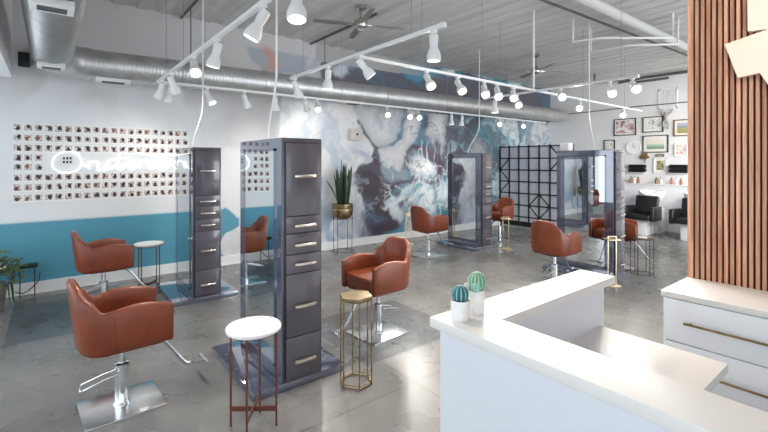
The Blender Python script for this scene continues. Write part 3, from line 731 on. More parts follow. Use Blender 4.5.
# ------------------------------------------------------------------ salon chairs
def make_chair():
    t = thing('salon_chair', '', 'chair', (0, 0, 0), 0, 'cognac leather salon chairs')
    # plan path of the wrap-around shell, from one arm tip round the back to the other
    half = []
    for x in (.30, .22, .13, .04, -.04, -.10): half.append((x, -.30-.012*math.sin((.30-x)*4), 0, -1))
    R = .17; cx, cy = -.12, -.135
    for i in range(1, 8):
        a = -PI/2-PI/2*i/8; half.append((cx+R*math.cos(a)*1.05, cy+R*math.sin(a), math.cos(a), math.sin(a)))
    half.append((-.302, -.11, -1, 0)); half.append((-.308, -.05, -1, 0))
    full = half+[(x, -y, nx, -ny) for x, y, nx, ny in reversed(half)]
    def bk_(x, y):
        d = abs(y) if x < -.26 else .10+(x+.31)*.75+(.30-abs(y))*-.0+.12*(abs(y)-.13)/.17 if x < -.1 else 1
        s = min(1, max(0, 1-(d-.13)/.20)); return s*s*(3-2*s)
    def topz(x, y):
        s = bk_(x, y)
        q = min(1, max(0, (x+.14)/.44)); arm = .675+.038*math.sin(q*PI)-.012*q
        bk = .875+.02*(1-min(1, abs(y)/.25)**2)
        return arm*(1-s)+bk*s
    def lean(x, y=.3):
        return bk_(x, y)*.045+.012
    mb = MB(); th = .058; rings = []
    def ring(x, y, nx, ny, k=1.0):
        h = topz(x, y); ln = lean(x, y); zb = .355; pr = []
        zm = (zb+h)/2+.0
        prof = [(-.030, zb), (-.010, zb+.006), (0, zb+.03), (0, zm), (0, h-.03), (-.006, h-.010), (-.018, h-.001), (-.030, h), (-.042, h-.002), (-.052, h-.010), (-th, h-.03), (-th-.004, zm+.04), (-th, .47), (-th, zb)]
        mo = sum(p[0] for p in prof)/len(prof); mz = zm
        for d, z in prof:
            if k < 1: d = mo+(d-mo)*k; z = mz+(z-mz)*(1-(1-k)*.12)
            q = d+ln*(z-.36)/.5
            pr.append(mb.bm.verts.new((x+nx*q, y+ny*q, z)))
        return pr
    x, y, nx, ny = full[0]
    rings.append(ring(x+.017, y, nx, ny, .45)); rings.append(ring(x+.010, y, nx, ny, .85))
    for p in full: rings.append(ring(*p))
    x, y, nx, ny = full[-1]
    rings.append(ring(x+.010, y, nx, ny, .85)); rings.append(ring(x+.017, y, nx, ny, .45))
    for A, B in zip(rings, rings[1:]):
        n = len(A)
        for k in range(n): mb.bm.faces.new((A[k], A[(k+1) % n], B[(k+1) % n], B[k]))
    mb.bm.faces.new(rings[0]); mb.bm.faces.new(list(reversed(rings[-1])))
    sh = mb.build('shell', M['leather'], t, ang=75)
    # seam where side panels meet the back panel
    for s in (-1, 1):
        q = MB(); pts = []
        for i in range(9):
            z = .37+(.655-.37)*i/8; l = lean(-.10)*(z-.36)/.5
            pts.append((-.10, s*(.311+l), z))
        q.tube(pts, .0035, 6).build('seam', M['leather'], sh)
    # cushion
    def rr(x0, x1, w, r, n=5):
        out = []
        for (cx, cy, a0) in ((x1-r, w-r, 0), (x0+r*2.2, w-r*2.2, PI/2), (x0+r*2.2, -w+r*2.2, PI), (x1-r, -w+r, 1.5*PI)):
            q = r if cx > 0 else r*2.2
            for i in range(n+1):
                a = a0+PI/2*i/n; out.append((cx+q*math.cos(a), cy+q*math.sin(a)))
        return out
    MB().prism(rr(-.25, .305, .243, .045), .40, .525, bev=.032).build('seat_cushion', M['leather'], t, ang=60)
    MB().prism(rr(-.26, .27, .27, .05), .345, .42, bev=.008).build('seat_pan', M['leather'], t, ang=60)
    for q_ in t.children_recursive:
        for v_ in q_.data.vertices:
            v_.co = Vector((v_.co.x*.83, v_.co.y*.83, .447+(v_.co.z-.355)*.83))
    MB().box((-.13, -.11, .41), (.13, .11, .441), bev=.004).build('mounting_plate', M['black_metal'], t)
    MB().cyl((0, 0, .24), (0, 0, .412), .022, seg=20).build('piston', M['chrome'], t)
    MB().lathe([(.052, .012), (.052, .02), (.043, .03), (.043, .262), (.047, .266), (.047, .286), (.028, .292)], (0, 0, 0), 28).build('column', M['chrome'], t)
    # square floor plate
    MB().box((-.235, -.21, 0), (.235, .21, .012), bev=.003).build('base_plate', M['steel'], t)
    # footrest
    fr = MB()
    pts = [(.16, 0, .41), (.22, 0, .40), (.27, 0, .355), (.38, 0, .195), (.41, 0, .160), (.45, 0, .145), (.54, 0, .145)]
    fr.tube(pts, .013, 10)
    fr.tube([(.54, -.095, .145), (.54, .095, .145)], .013, 10)
    fr.build('footrest', M['chrome'], t)
    # pump lever: a flat loop reaching back
    lv = MB()
    lv.tube([(-.03, -.045, .235), (-.10, -.05, .228), (-.225, -.055, .195), (-.235, -.05, .185), (-.235, .03, .185), (-.225, .045, .195), (-.10, .045, .225), (-.03, .045, .235)], .0065, 8)
    lv.build('pump_lever', M['chrome'], t)
    return t
chair = make_chair()
R = math.radians
chair.location = (.385, 3.37, 0); chair.rotation_euler = (0, 0, R(3)); chair['label'] = 'big cognac leather salon chair closest to the window, beside the marble stool'
ch = [
 ('cognac leather salon chair in front of the teal wall, second from the window', (.48, 5.80), 3),
 ('cognac leather salon chair behind the gold hexagonal table, facing the big station', (2.50, 3.26), 184),
 ('cognac leather salon chair facing the station before the mural, its back to the potted plant', (5.28, 5.42), 0),
 ('cognac leather salon chair just behind the cactus end of the desk, facing the station', (5.33, 3.05), 0),
 ('cognac leather salon chair beyond the desk station, next to the wire stool', (7.15, 3.0), -72),
 ('cognac leather salon chair with its back to the grid screen, behind the gold side table', (7.55, 5.58), 182),
]
chairs = [chair]
for lb, (x, y), a in ch: chairs.append(dup(chair, lb, (x, y, 0), R(a)))

# clear vinyl floor mats
def cmat(label, x0, y0, x1, y1):
    tag(MB().box((x0, y0, .0005), (x1, y1, .0035)).build('chair_mat', M['mat_clear'], smooth=False), label, 'floor mat', 'clear floor mats')
cmat('clear vinyl mat on the floor near the leafy plant and teal wall', -.33, 5.06, .72, 6.7)
cmat('clear vinyl mat under the salon chair behind the hexagonal table', 2.02, 2.78, 3.22, 3.92)

# ------------------------------------------------------------------ small tables
def round_stool(label, x, y, top, rz, h=.63):
    t = thing('side_stool', label, 'stool', (x, y, 0), R(rz), 'round stools with white tops')
    MB().lathe([(0, h-.028), (.158, h-.028), (.166, h-.022), (.168, h-.006), (.163, h), (0, h)], seg=48).build('stool_top', M[top], t)
    MB().tube([(.14*math.cos(a*PI/18), .14*math.sin(a*PI/18), h-.034) for a in range(36)], .007, 6, closed=True).build('top_ring', M['copper'], t)
    for k in range(4):
        a = k*PI/2+PI/4; MB().cyl((.142*math.cos(a), .142*math.sin(a), 0), (.142*math.cos(a), .142*math.sin(a), h-.03), .0065, seg=10).build('leg', M['copper'], t)
    for k in range(2):
        a = k*PI/2+PI/4; c, s = math.cos(a), math.sin(a); n = (-s*.004, c*.004)
        MB().plate([(-.142*c-n[0], -.142*s-n[1], .095), (.142*c-n[0], .142*s-n[1], .095), (.142*c+n[0], .142*s+n[1], .095), (-.142*c+n[0], -.142*s+n[1], .095)], (0, 0, 1), .03).build('cross_bar', M['copper'], t, smooth=False)
round_stool('round white marble topped stool with copper legs, in front of the big station', 1.0, 2.585, 'marble', 8)
round_stool('round white topped stool with copper legs against the teal wall', .985, 6.06, 'white_top', 0)

def hex_table(label, x, y, h=.66):
    t = thing('hexagonal_table', label, 'side table', (x, y, 0), R(8))
    P = lambda r, z: [(r*math.cos(k*PI/3), r*math.sin(k*PI/3), z) for k in range(6)]
    MB().prism([(p[0], p[1]) for p in P(.128, 0)], h-.02, h, bev=.002).build('table_top', M['brass'], t)
    MB().tube(P(.122, .008)+P(.122, .008)[:1], .0055, 6).build('floor_ring', M['brass'], t)
    MB().tube(P(.122, .03)+P(.122, .03)[:1], .004, 6).build('lower_ring', M['brass'], t)
    MB().tube(P(.120, h-.03)+P(.120, h-.03)[:1], .0055, 6).build('upper_ring', M['brass'], t)
    for p in P(.121, 0): MB().cyl((p[0], p[1], .004), (p[0], p[1], h-.02), .0055, seg=8).build('leg', M['brass'], t)
hex_table('tall narrow hexagonal brass side table in front of a salon chair', 1.80, 2.62)

def frame_table(label, x, y, rz, h):
    t = thing('frame_table', label, 'side table', (x, y, 0), R(rz), 'slim gold side tables')
    w = .055
    f = MB()
    f.box((-w-.006, -.006, .01), (-w+.006, .006, h), bev=.001).box((w-.006, -.006, .01), (w+.006, .006, h), bev=.001)
    f.box((-w-.006, -.006, h-.012), (w+.006, .006, h)).build('upright_frame', M['gold'], t)
    MB().box((-.085, -.075, h-.05), (.085, .085, h-.036), bev=.002).build('table_top', M['gold'], t)
    MB().box((-.085, -.075, 0), (.085, .085, .012), bev=.002).build('foot_plate', M['gold'], t)
frame_table('slim gold frame side table beside the station before the mural', 6.83, 4.90, -38, .62)
frame_table('slim gold frame side table before the drawers of the station beyond the desk', 5.94, 2.57, -38, .66)
frame_table('slim gold frame side table by the mural, mirrored in the station', 5.70, 6.42, -20, .62)

t = thing('wire_stool', 'thin black wire stool with magazines on it, beside the station beyond the desk', 'stool', (6.88, 2.55, 0))
MB().lathe([(0, .52), (.155, .52), (.16, .53), (0, .534)], seg=6).build('stool_top', M['black_metal'], t)
for k in range(6):
    a = k*PI/3; MB().cyl((.15*math.cos(a), .15*math.sin(a), 0), (.15*math.cos(a), .15*math.sin(a), .525), .0045, seg=6).build('leg', M['black_metal'], t)
MB().tube([(.15*math.cos(k*PI/3), .15*math.sin(k*PI/3), .01) for k in range(6)], .004, 6, closed=True).build('floor_ring', M['black_metal'], t)
tag(MB().box((6.80, 2.48, .535), (6.93, 2.60, .55), bev=.002, rot=.4).build('magazine', M['paper']), 'small white folded magazine lying on the wire stool', 'magazine')
tag(MB().box((6.90, 2.46, .535), (6.99, 2.53, .547), bev=.002, rot=-.3).build('phone_case', M['paper_cup']), 'small brown case lying on the wire stool', 'case')

# ------------------------------------------------------------------ reception desk
hT = 1.02; th = .04
d = thing('reception_desk', 'white reception desk with raised ledge and lower worktop', 'desk')
x0, x1 = 1.217, 2.455; yb = 1.24; wx = .203; wy = .195; ye = -1.3
lp = [(x0, ye), (x0+wx, ye), (x0+wx, yb-wy), (x1, yb-wy), (x1, yb), (x0, yb)]
MB().prism(lp, hT-th, hT, bev=.002).build('ledge', M['quartz'], d)
MB().box((x0+.03, ye+.03, 0), (x0+.15, yb-.03, hT-th)).build('front_panel', M['desk_white'], d, smooth=False)
MB().box((x0+.15, yb-wy+.04, 0), (x1-.045, yb-.03, hT-th)).build('side_panel', M['desk_white'], d, smooth=False)
MB().box((x0+.15, .525, .72), (2.355, yb-wy+.04, .76), bev=.002).build('worktop', M['quartz'], d)
MB().box((x0+.15, .59, 0), (2.29, .64, .72)).box((2.26, .64, 0), (2.31, yb-wy+.04, .72)).build('desk_base', M['cab_white'], d, smooth=False)
MB().box((x0+.024, ye+.02, hT-th-.012), (x0+.15, yb-.024, hT-th)).box((x0+.15, yb-.10, hT-th-.012), (x1-.04, yb-.024, hT-th)).build('ledge_rail', M['cab_white'], d, smooth=False)

c = thing('drawer_cabinet', 'low white drawer cabinet with pale top and gold pulls against the slat wall', 'cabinet')
MB().box((2.84, -1.2, .03), (SX-.008, .935, .868)).build('carcass', M['cab_white'], c, smooth=False)
MB().box((2.90, -1.2, 0), (SX-.03, .93, .03)).build('toe_kick', M['slate_dark'], c, smooth=False)
MB().box((2.822, -1.22, .868), (SX-.006, .945, .90), bev=.002).build('cabinet_top', M['quartz'], c)
for z0, z1, hz in ((.622, .862, .742), (.335, .616, .482), (.045, .329, .2)):
    for ya, ybb in ((-.15, .932), (-1.19, -.156)):
        dr = MB().box((2.822, ya, z0), (2.842, ybb, z1), bev=.0015).build('drawer', M['cab_white'], c)
        cy = (ya+ybb)/2+.0; a, b2 = (.16, .826) if ya > -.5 else (-1.0, -.35)
        pl = MB().box((2.795, a, hz-.006), (2.803, b2, hz+.006), bev=.001)
        for q in (a+.03, b2-.03): pl.box((2.80, q-.005, hz-.005), (2.824, q+.005, hz+.005))
        pl.build('pull', M['brass'], dr)

# cacti
def cactus_part(name, m, c, r, sz, parent, ribs=12):
    mb = MB(); seg = ribs*4; n = 12; rings = []
    for i in range(1, n):
        ph = PI*i/n
        rings.append([mb.bm.verts.new((c[0]+r*math.sin(ph)*(1+.07*math.cos(ribs*2*PI*k/seg))*math.cos(2*PI*k/seg), c[1]+r*math.sin(ph)*(1+.07*math.cos(ribs*2*PI*k/seg))*math.sin(2*PI*k/seg), c[2]+r*sz*math.cos(ph))) for k in range(seg)])
    t_ = mb.bm.verts.new((c[0], c[1], c[2]+r*sz*.97)); b_ = mb.bm.verts.new((c[0], c[1], c[2]-r*sz))
    for k in range(seg):
        mb.bm.faces.new((t_, rings[0][k], rings[0][(k+1) % seg])); mb.bm.faces.new((b_, rings[-1][(k+1) % seg], rings[-1][k]))
    for A, B in zip(rings, rings[1:]):
        for k in range(seg): mb.bm.faces.new((A[k], B[k], B[(k+1) % seg], A[(k+1) % seg]))
    o = mb.build(name, m, parent, ang=80); return o
def pot(name, label, x, y, r, h):
    t = thing(name, label, 'potted cactus', (x, y, hT), 0, 'potted cacti on the desk ledge')
    MB().lathe([(0, 0), (r*.9, 0), (r*.96, .006), (r, .02), (r, h-.004), (r*.97, h), (r*.92, h-.002), (r*.9, h-.012)], seg=32).build('pot', M['ceramic'], t)
    MB().lathe([(0, h-.013), (r*.93, h-.013), (0, h-.009)], seg=24).build('gravel', M['soil'], t)
    return t
p1 = pot('potted_cactus', 'small white pot with one round teal green cactus, shorter of the two', 1.297, 1.148, .037, .078)
o = cactus_part('cactus', cactus_mat('cactus_teal', (36, 96, 104), (150, 196, 188), ribs=11), (0, 0, 0), .0335, 1.05, p1, 11); o.location = (0, 0, .101)
p2 = pot('potted_cactus', 'taller white pot holding a cluster of three pale green cacti', 1.405, 1.158, .038, .098)
mg = cactus_mat('cactus_green', (92, 150, 122), (196, 214, 182), ribs=14)
o = cactus_part('cactus', mg, (0, 0, 0), .037, 1.15, p2, 14); o.location = (.006, -.002, .128)
o = cactus_part('cactus', cactus_mat('cactus_mint', (128, 184, 168), (196, 220, 206), ribs=9), (0, 0, 0), .021, 1, p2, 9); o.location = (-.022, -.018, .112)
o = cactus_part('cactus', cactus_mat('cactus_pale', (190, 200, 190), (232, 232, 224), ribs=9), (0, 0, 0), .015, 1, p2, 9); o.location = (-.036, .014, .112)

# ------------------------------------------------------------------ cream angular panels on the slat wall
def panel(label, pts, x):
    tag(MB().plate([(x, y, z) for y, z in pts], (1, 0, 0), .035).build('wall_panel', M['cream'], smooth=False), label, 'wall sign', 'cream angular wall panels')
panel('upper cream angular panel mounted on the walnut slats', [(.636, 2.95), (.631, 2.424), (.20, 2.39), (.18, 2.95)], 3.235)
panel('lower cream angular panel with slanted edges on the walnut slats', [(.739, 2.371), (.677, 2.158), (.577, 2.170), (.50, 2.02), (.22, 2.0), (.20, 2.49)], 3.23)

# ------------------------------------------------------------------ portrait prints
zrow = [2.085, 1.957, 1.829, 1.707, 1.589, 1.459, 1.336, 1.205]
xcol = [-.318+.1015*i for i in range(21)]
RN = ['top', 'second', 'third', 'fourth', 'fifth', 'sixth', 'seventh', 'bottom']
card0 = None
for r_, z in enumerate(zrow):
    for c_, x in enumerate(xcol):
        if r_ in (3, 4) and c_ > 2: continue
        if c_ >= 20: continue
        lb = 'small square portrait print, %s row, %s from the window end' % (RN[r_], ORD[c_])
        if card0 is None:
            card0 = MB().box((-.046, -.003, -.056), (.046, 0, .056)).build('portrait_print', M['paper'], smooth=False)
            tag(card0, lb, 'photo print', 'portrait prints on the wall')
            MB().box((-.037, -.0042, -.036), (.037, -.003, .043)).build('picture', M['print'], card0, smooth=False)
            o = card0
        else: o = copy_tree(card0); o['label'] = lb
        o.location = (x, WALLY-.0005, z); o.rotation_euler = (0, random.uniform(-.02, .02), 0)

# neon script sign
ns = thing('neon_sign', 'glowing white neon script sign amid the portrait prints', 'neon sign', (0, WALLY-.06, 0))
def bez(pts, n=8):
    """catmull-rom through the points"""
    out = []; P = [pts[0]]+pts+[pts[-1]]
    for i in range(1, len(P)-2):
        p0, p1, p2, p3 = P[i-1], P[i], P[i+1], P[i+2]
        for k in range(n):
            t = k/n
            out.append(tuple(.5*((2*p1[j])+(-p0[j]+p2[j])*t+(2*p0[j]-5*p1[j]+4*p2[j]-p3[j])*t*t+(-p0[j]+3*p1[j]-3*p2[j]+p3[j])*t**3) for j in (0, 1)))
    out.append(pts[-1]); return out
def neon(pts, r=.0085, name='script_tube'):
    MB().tube([(x, 0, z) for x, z in bez(pts)], r, 8).build(name, M['neon'], ns)
neon([(.30, 1.76), (.22, 1.79), (.10, 1.77), (.03, 1.69), (.03, 1.59), (.10, 1.53), (.20, 1.52), (.29, 1.56), (.33, 1.64), (.30, 1.74), (.24, 1.78)])
neon([(.33, 1.62), (.38, 1.60), (.41, 1.66), (.41, 1.56), (.42, 1.64), (.48, 1.67), (.51, 1.64), (.50, 1.56), (.55, 1.55), (.60, 1.62), (.63, 1.68), (.61, 1.60), (.60, 1.55), (.55, 1.545)])
neon([(.62, 1.56), (.68, 1.57), (.74, 1.66), (.76, 1.78), (.73, 1.66), (.73, 1.57), (.78, 1.55), (.83, 1.60)])
neon([(.66, 1.69), (.84, 1.71)], .009, 'cross_stroke')
neon([(.83, 1.60), (.88, 1.66), (.92, 1.67), (.87, 1.64), (.86, 1.57), (.92, 1.55), (.98, 1.60), (1.0, 1.67), (1.0, 1.57), (1.04, 1.66), (1.10, 1.67), (1.12, 1.57), (1.18, 1.56), (1.22, 1.62)])
neon([(1.22, 1.62), (1.27, 1.66), (1.32, 1.62), (1.24, 1.60), (1.26, 1.55), (1.34, 1.56), (1.40, 1.62), (1.45, 1.67), (1.44, 1.58), (1.50, 1.55), (1.56, 1.60), (1.60, 1.67)])
neon([(.95, 1.79), (1.1, 1.76), (1.3, 1.75), (1.5, 1.77), (1.62, 1.75)], .009, 'flourish')
for i in range(3):
    for j in range(2): MB().box((.13+i*.035, .012, 1.64+j*.05), (.15+i*.035, .018, 1.67+j*.05)).build('small_letter', M['black_metal'], ns, smooth=False)
for x in (.05, .42, .75, 1.1, 1.5): MB().cyl((x, 0, 1.56), (x, .058, 1.56), .004, seg=6).build('standoff', M['track'], ns)
MB().tube([(1.58, .05, 1.62), (1.7, .05, 1.5), (1.72, .052, .2)], .004, 6).build('supply_wire', M['track'], ns)

# ------------------------------------------------------------------ plants
t = thing('snake_plant', 'tall snake plant in a gold bowl on a thin black stand by the mural', 'potted plant', (4.25, 6.62, 0))
MB().lathe([(0, .60), (.07, .602), (.15, .64), (.185, .70), (.19, .76), (.19, .79), (.193, .795), (.193, .885), (.180, .885), (.175, .86), (0, .85)], seg=40).build('bowl', M['brass'], t)
MB().lathe([(.191, .783), (.197, .785), (.197, .795), (.191, .797)], seg=40).build('rim_band', M['gold'], t)
for k in range(4):
    a = k*PI/2+.5; MB().cyl((.19*math.cos(a), .19*math.sin(a), 0), (.20*math.cos(a), .20*math.sin(a), .80), .0055, seg=6).build('stand_leg', M['black_metal'], t)
for z in (.02, .62): MB().tube([(.193*math.cos(k*PI/16), .193*math.sin(k*PI/16), z) for k in range(32)], .005, 6, closed=True).build('stand_ring', M['black_metal'], t)
def sleaf(parent, bx, by, tx, ty, h, w, bend=0):
    mb = MB(); n = 9; L_ = []; R_ = []; M_ = []
    a = random.uniform(0, PI); c, s = math.cos(a), math.sin(a)
    for i in range(n+1):
        q = i/n; ww = w*(math.sin(min(1, q*1.4+.35)*PI/2) if q < .6 else math.cos((q-.6)/.4*PI/2)**.8)+.001
        px = bx+(tx-bx)*q**1.3; py = by+(ty-by)*q**1.3; z = .84+h*q-bend*q*q
        tw = a+q*.7; c, s = math.cos(tw), math.sin(tw)
        L_.append(mb.bm.verts.new((px-c*ww, py-s*ww, z))); R_.append(mb.bm.verts.new((px+c*ww, py+s*ww, z))); M_.append(mb.bm.verts.new((px-s*ww*.35, py+c*ww*.35, z)))
    for i in range(n):
        mb.bm.faces.new((L_[i], M_[i], M_[i+1], L_[i+1])); mb.bm.faces.new((M_[i], R_[i], R_[i+1], M_[i+1])); mb.bm.faces.new((R_[i], L_[i], L_[i+1], R_[i+1]))
    mb.build('leaf', M['leaf_dark'], parent, ang=60)
random.seed(3)
sleaf(t, -.02, 0, -.04, -.02, .92, .032)
for k in range(30):
    a = random.uniform(0, 2*PI); r0 = random.uniform(.02, .13); r1 = r0+random.uniform(.01, .09)
    sleaf(t, r0*math.cos(a), r0*math.sin(a)*.8, r1*math.cos(a), r1*math.sin(a)*.8, random.uniform(.42, .82), random.uniform(.022, .034))
sleaf(t, -.12, -.05, -.42, -.10, .62, .022, .12)

t = thing('flowering_plant', 'bushy flowering plant in a grey pot beside the teal wall', 'potted plant', (-.52, 6.38, 0))
MB().lathe([(0, 0), (.10, 0), (.115, .02), (.14, .26), (.145, .30), (.13, .30), (.125, .27), (0, .26)], seg=28).build('pot', M['pot_grey'], t)
mb = MB(); fl = MB(); random.seed(11)
for k in range(420):
    a = random.uniform(0, 2*PI); e = random.uniform(-.35, 1.3); rr_ = random.uniform(.10, .30)
    c = Vector((rr_*math.cos(a)*math.cos(e), rr_*math.sin(a)*math.cos(e), .38+rr_*math.sin(e)*.95))
    d_ = Vector((math.cos(a), math.sin(a), random.uniform(-.6, .8))).normalized(); s_ = d_.orthogonal().normalized()*random.uniform(.012, .022); l_ = d_*random.uniform(.03, .07)
    n_ = d_.cross(s_).normalized()*.004
    v = [mb.bm.verts.new(q) for q in (c, c+l_*.5+s_+n_, c+l_, c+l_*.5-s_+n_)]; mb.bm.faces.new(v)
    if k % 14 == 0: fl.ball(c*1.03+l_*.4, random.uniform(.012, .022), 8, 6)
for k in range(16):
    a = random.uniform(0, 2*PI); mb.tube([(0, 0, .25), (.08*math.cos(a), .08*math.sin(a), .40), (.2*math.cos(a), .2*math.sin(a), .5+random.uniform(-.1, .1))], .004, 5)
for k in range(10):
    a = random.uniform(0, 2*PI); mb.tube([(.1*math.cos(a), .1*math.sin(a), .3), (.18*math.cos(a), .18*math.sin(a), .28), (.2*math.cos(a), .2*math.sin(a), .06)], [.006, .01, .004], 5)
mb.build('foliage', M['leaf'], t, smooth=False); fl.build('blossom', M['flower'], t)
t = thing('low_stand', 'small low black stand against the teal wall behind the flowering plant', 'stand', (-.22, 6.80, 0))
MB().box((-.10, -.06, .36), (.10, .06, .40), bev=.003).build('stand_top', M['black_metal'], t)
for sx in (-.07, .07):
    MB().cyl((sx, 0, 0), (sx, 0, .36), .006, seg=6).build('leg', M['black_metal'], t)
tag(MB().tube([(-.33, 6.72, .09), (-.26, 6.70, .07), (-.2, 6.69, .10), (-.11, 6.70, .2), (-.10, 6.70, .30)], .006, 6).build('black_hose', M['black']), 'black hose curling from the low stand to the baseboard', 'hose')

# ------------------------------------------------------------------ on the mural wall
tag(MB().box((-.31, WALLY-.10, 2.84), (-.20, WALLY, 3.01), bev=.006).build('wall_speaker', M['black']), 'small black box speaker high on the wall beside the duct elbow', 'speaker')
t = thing('wall_box', 'square beige wall box with a round dial on the mural', 'control box', (4.70, WALLY, 2.2))
MB().box((-.13, -.13, -.11), (.13, 0, .11), bev=.004).build('housing', M['beige'], t)
MB().cyl((0, -.13, 0), (0, -.145, 0), .022).build('dial', M['black'], t)

# grid screen
SXX = 9.35
g = thing('grid_screen', 'tall white panelled screen with a black square grid and diagonals', 'room divider', (SXX, 0, 0))
cell = .284; yt = 6.885; nc = 7; zr = [2.05, 1.755, 1.46, 1.165, .87, .575, .28]
M['screen'] = noisy(mat('frosted_panel', (236, 237, 242), .5), (228, 230, 238), (242, 243, 247), 12, 4)
def translucent(m):
    N, L, b = nodes(m); out = [n for n in N if n.type == 'OUTPUT_MATERIAL'][0]
    tr = N.new('ShaderNodeBsdfTranslucent'); tr.inputs[0].default_value = lin((240, 242, 250)); mx = N.new('ShaderNodeMixShader'); mx.inputs[0].default_value = .5
    L.new(b.outputs[0], mx.inputs[1]); L.new(tr.outputs[0], mx.inputs[2]); L.new(mx.outputs[0], out.inputs[0])
translucent(M['screen'])
MB().box((.012, yt-nc*cell, .08), (.016, yt, 2.05)).build('frosted_panel', M['screen'], g, smooth=False)
mb = MB(); w = .014
for i in range(nc+1): mb.box((-.01, yt-i*cell-w, .0 if i in (0, nc) else .06), (.03, yt-i*cell+w, 2.085))
for z in zr: mb.box((-.008, yt-nc*cell, z-w), (.028, yt, z+w))
mb.box((-.012, yt-nc*cell, .04), (.032, yt, .16))
mb.build('grid_frame', M['black_metal'], g, smooth=False)
def diag(c0, r0, c1, r1):
    a = Vector((.0, yt-c0*cell, zr[r0])); b = Vector((.0, yt-c1*cell, zr[r1])); d_ = (b-a).normalized(); n_ = Vector((0, -d_.z, d_.y))*.012
    MB().plate([a-n_, b-n_, b+n_, a+n_], (1, 0, 0), .02).build('diagonal_bar', M['black_metal'], g, smooth=False)
for q in ((1, 1, 0, 2), (0, 2, 1, 3), (1, 3, 0, 4), (5, 0, 6, 1), (6, 1, 5, 2), (4, 4, 3, 5), (4, 4, 5, 5), (5, 5, 4, 6), (3, 5, 4, 6)): diag(*q)

# white box and bottle on the station
tag(MB().box((6.24, 3.34, 1.831), (6.38, 3.48, 1.95), bev=.008).build('storage_box', M['track']), 'small white box standing on top of the station beyond the desk', 'box')

# ------------------------------------------------------------------ gallery wall
def framed(label, y0, y1, z0, z1, fm, matw, art, fw=.02, group='framed pictures on the gallery wall'):
    t = thing('framed_picture', label, 'picture', (WALLX, 0, 0), 0, group)
    mb = MB()
    for lo, hi in (((-.03, y0, z0), (0, y1, z0+fw)), ((-.03, y0, z1-fw), (0, y1, z1)), ((-.03, y0, z0), (0, y0+fw, z1)), ((-.03, y1-fw, z0), (0, y1, z1))): mb.box(lo, hi)
    mb.build('frame', M[fm], t, smooth=False)
    MB().box((-.012, y0+fw, z0+fw), (-.002, y1-fw, z1-fw)).build('mat_board', M['paper'], t, smooth=False)
    MB().box((-.016, y0+fw+matw, z0+fw+matw), (-.012, y1-fw-matw, z1-fw-matw)).build('artwork', art, t, smooth=False)
framed('black framed print of scattered pink and brown blossoms on the gallery wall', 4.54, 5.08, 2.36, 2.80, 'dark_wood', .03, art_mat('art_blossom', [(96, 70, 78), (196, 160, 166), (236, 230, 230), (240, 238, 238)], 4), .02)
framed('black framed drawing of small dark figures on white', 3.92, 4.38, 2.41, 2.80, 'dark_wood', .05, art_mat('art_figures', [(70, 64, 66), (210, 206, 204), (238, 236, 234), (238, 236, 234)], 5, lo=.32, hi=.6), .02)
framed('wide black framed landscape print with a green horizon', 3.81, 4.38, 1.90, 2.33, 'dark_wood', .07, band_mat('art_landscape', [(0, (110, 140, 120)), (.25, (150, 184, 160)), (.45, (196, 212, 196)), (.5, (232, 224, 208)), (1, (236, 230, 220))]), .02)
framed('bronze framed field painting half behind the slat wall', 3.20, 3.70, 2.28, 2.68, 'gold_frame', .05, band_mat('art_field', [(0, (150, 150, 92)), (.4, (176, 168, 110)), (.6, (150, 158, 176)), (1, (206, 208, 214))]), .025)
framed('small dark framed heart print near the edge of the desk station', 5.06, 5.34, 1.98, 2.26, 'dark_wood', .05, art_mat('art_heart', [(120, 90, 90), (230, 226, 224), (236, 234, 232)], 3, lo=.35, hi=.5), .018)
framed('white framed flower painting between the black towel rolls', 3.85, 4.13, 1.40, 1.76, 'track', .045, art_mat('art_flower', [(60, 62, 58), (110, 112, 96), (206, 190, 120), (90, 84, 110)], 4), .02)
framed('frameless looking print of two red and white figures', 3.42, 3.68, 1.80, 2.10, 'track', .02, art_mat('art_red', [(150, 60, 60), (236, 220, 214), (236, 226, 222), (176, 90, 84)], 3), .012)
framed('thin framed green picture directly below the landscape print', 3.90, 4.08, 1.79, 1.86, 'gold_frame', .008, art_mat('art_green', [(96, 120, 96), (170, 170, 140)], 4), .01)
t = thing('wall_clock', 'round white wall clock beside the landscape print', 'clock', (WALLX, 4.60, 2.04))
MB().lathe([(0, 0), (.17, 0), (.175, .012), (.165, .03), (.155, .02), (0, .018)], axis=(-1, 0, 0), seg=40).build('dial', M['porcelain'], t)
MB().box((-.024, -.006, 0), (-.02, .006, .11)).box((-.024, -.08, -.005), (-.02, 0, .005)).build('hands', M['cable'], t)
t = thing('flower_sculpture', 'gold flower cluster fixed on the gallery wall above the towel rolls', 'wall ornament', (WALLX, 4.32, 1.80))
mb = MB(); random.seed(4)
for k in range(16):
    a = random.uniform(0, 2*PI); r_ = random.uniform(0, .13); mb.ball((-.04, r_*math.cos(a), r_*math.sin(a)*.6+.02), .035, 10, 6, (.6, 1, 1))
mb.cyl((-.03, 0, -.16), (-.03, 0, 0), .012, seg=8).build('blossom_cluster', M['gold_frame'], t)
# towel rolls
def towels(label, y0, y1, z0, z1):
    t = thing('towel_rack', label, 'towel rack', (WALLX, 0, 0), 0, 'black towel racks')
    MB().box((-.10, y0+.02, z0-.02), (0, y1-.02, z0-.008)).build('shelf', M['track'], t)
    n = 6; w = (y1-y0)/n
    for k in range(n):
        for j in range(2):
            MB().cyl((-.12, y0+w*(k+.5), z0+.055+j*.095), (-.01, y0+w*(k+.5), z0+.055+j*.095), .05, seg=12).build('towel_roll', M['towel'], t)
towels('rack of rolled black towels below the gold flower cluster', 4.31, 4.67, 1.40, 1.6)
towels('rack of rolled black towels next to the slat wall edge', 3.38, 3.76, 1.40, 1.6)
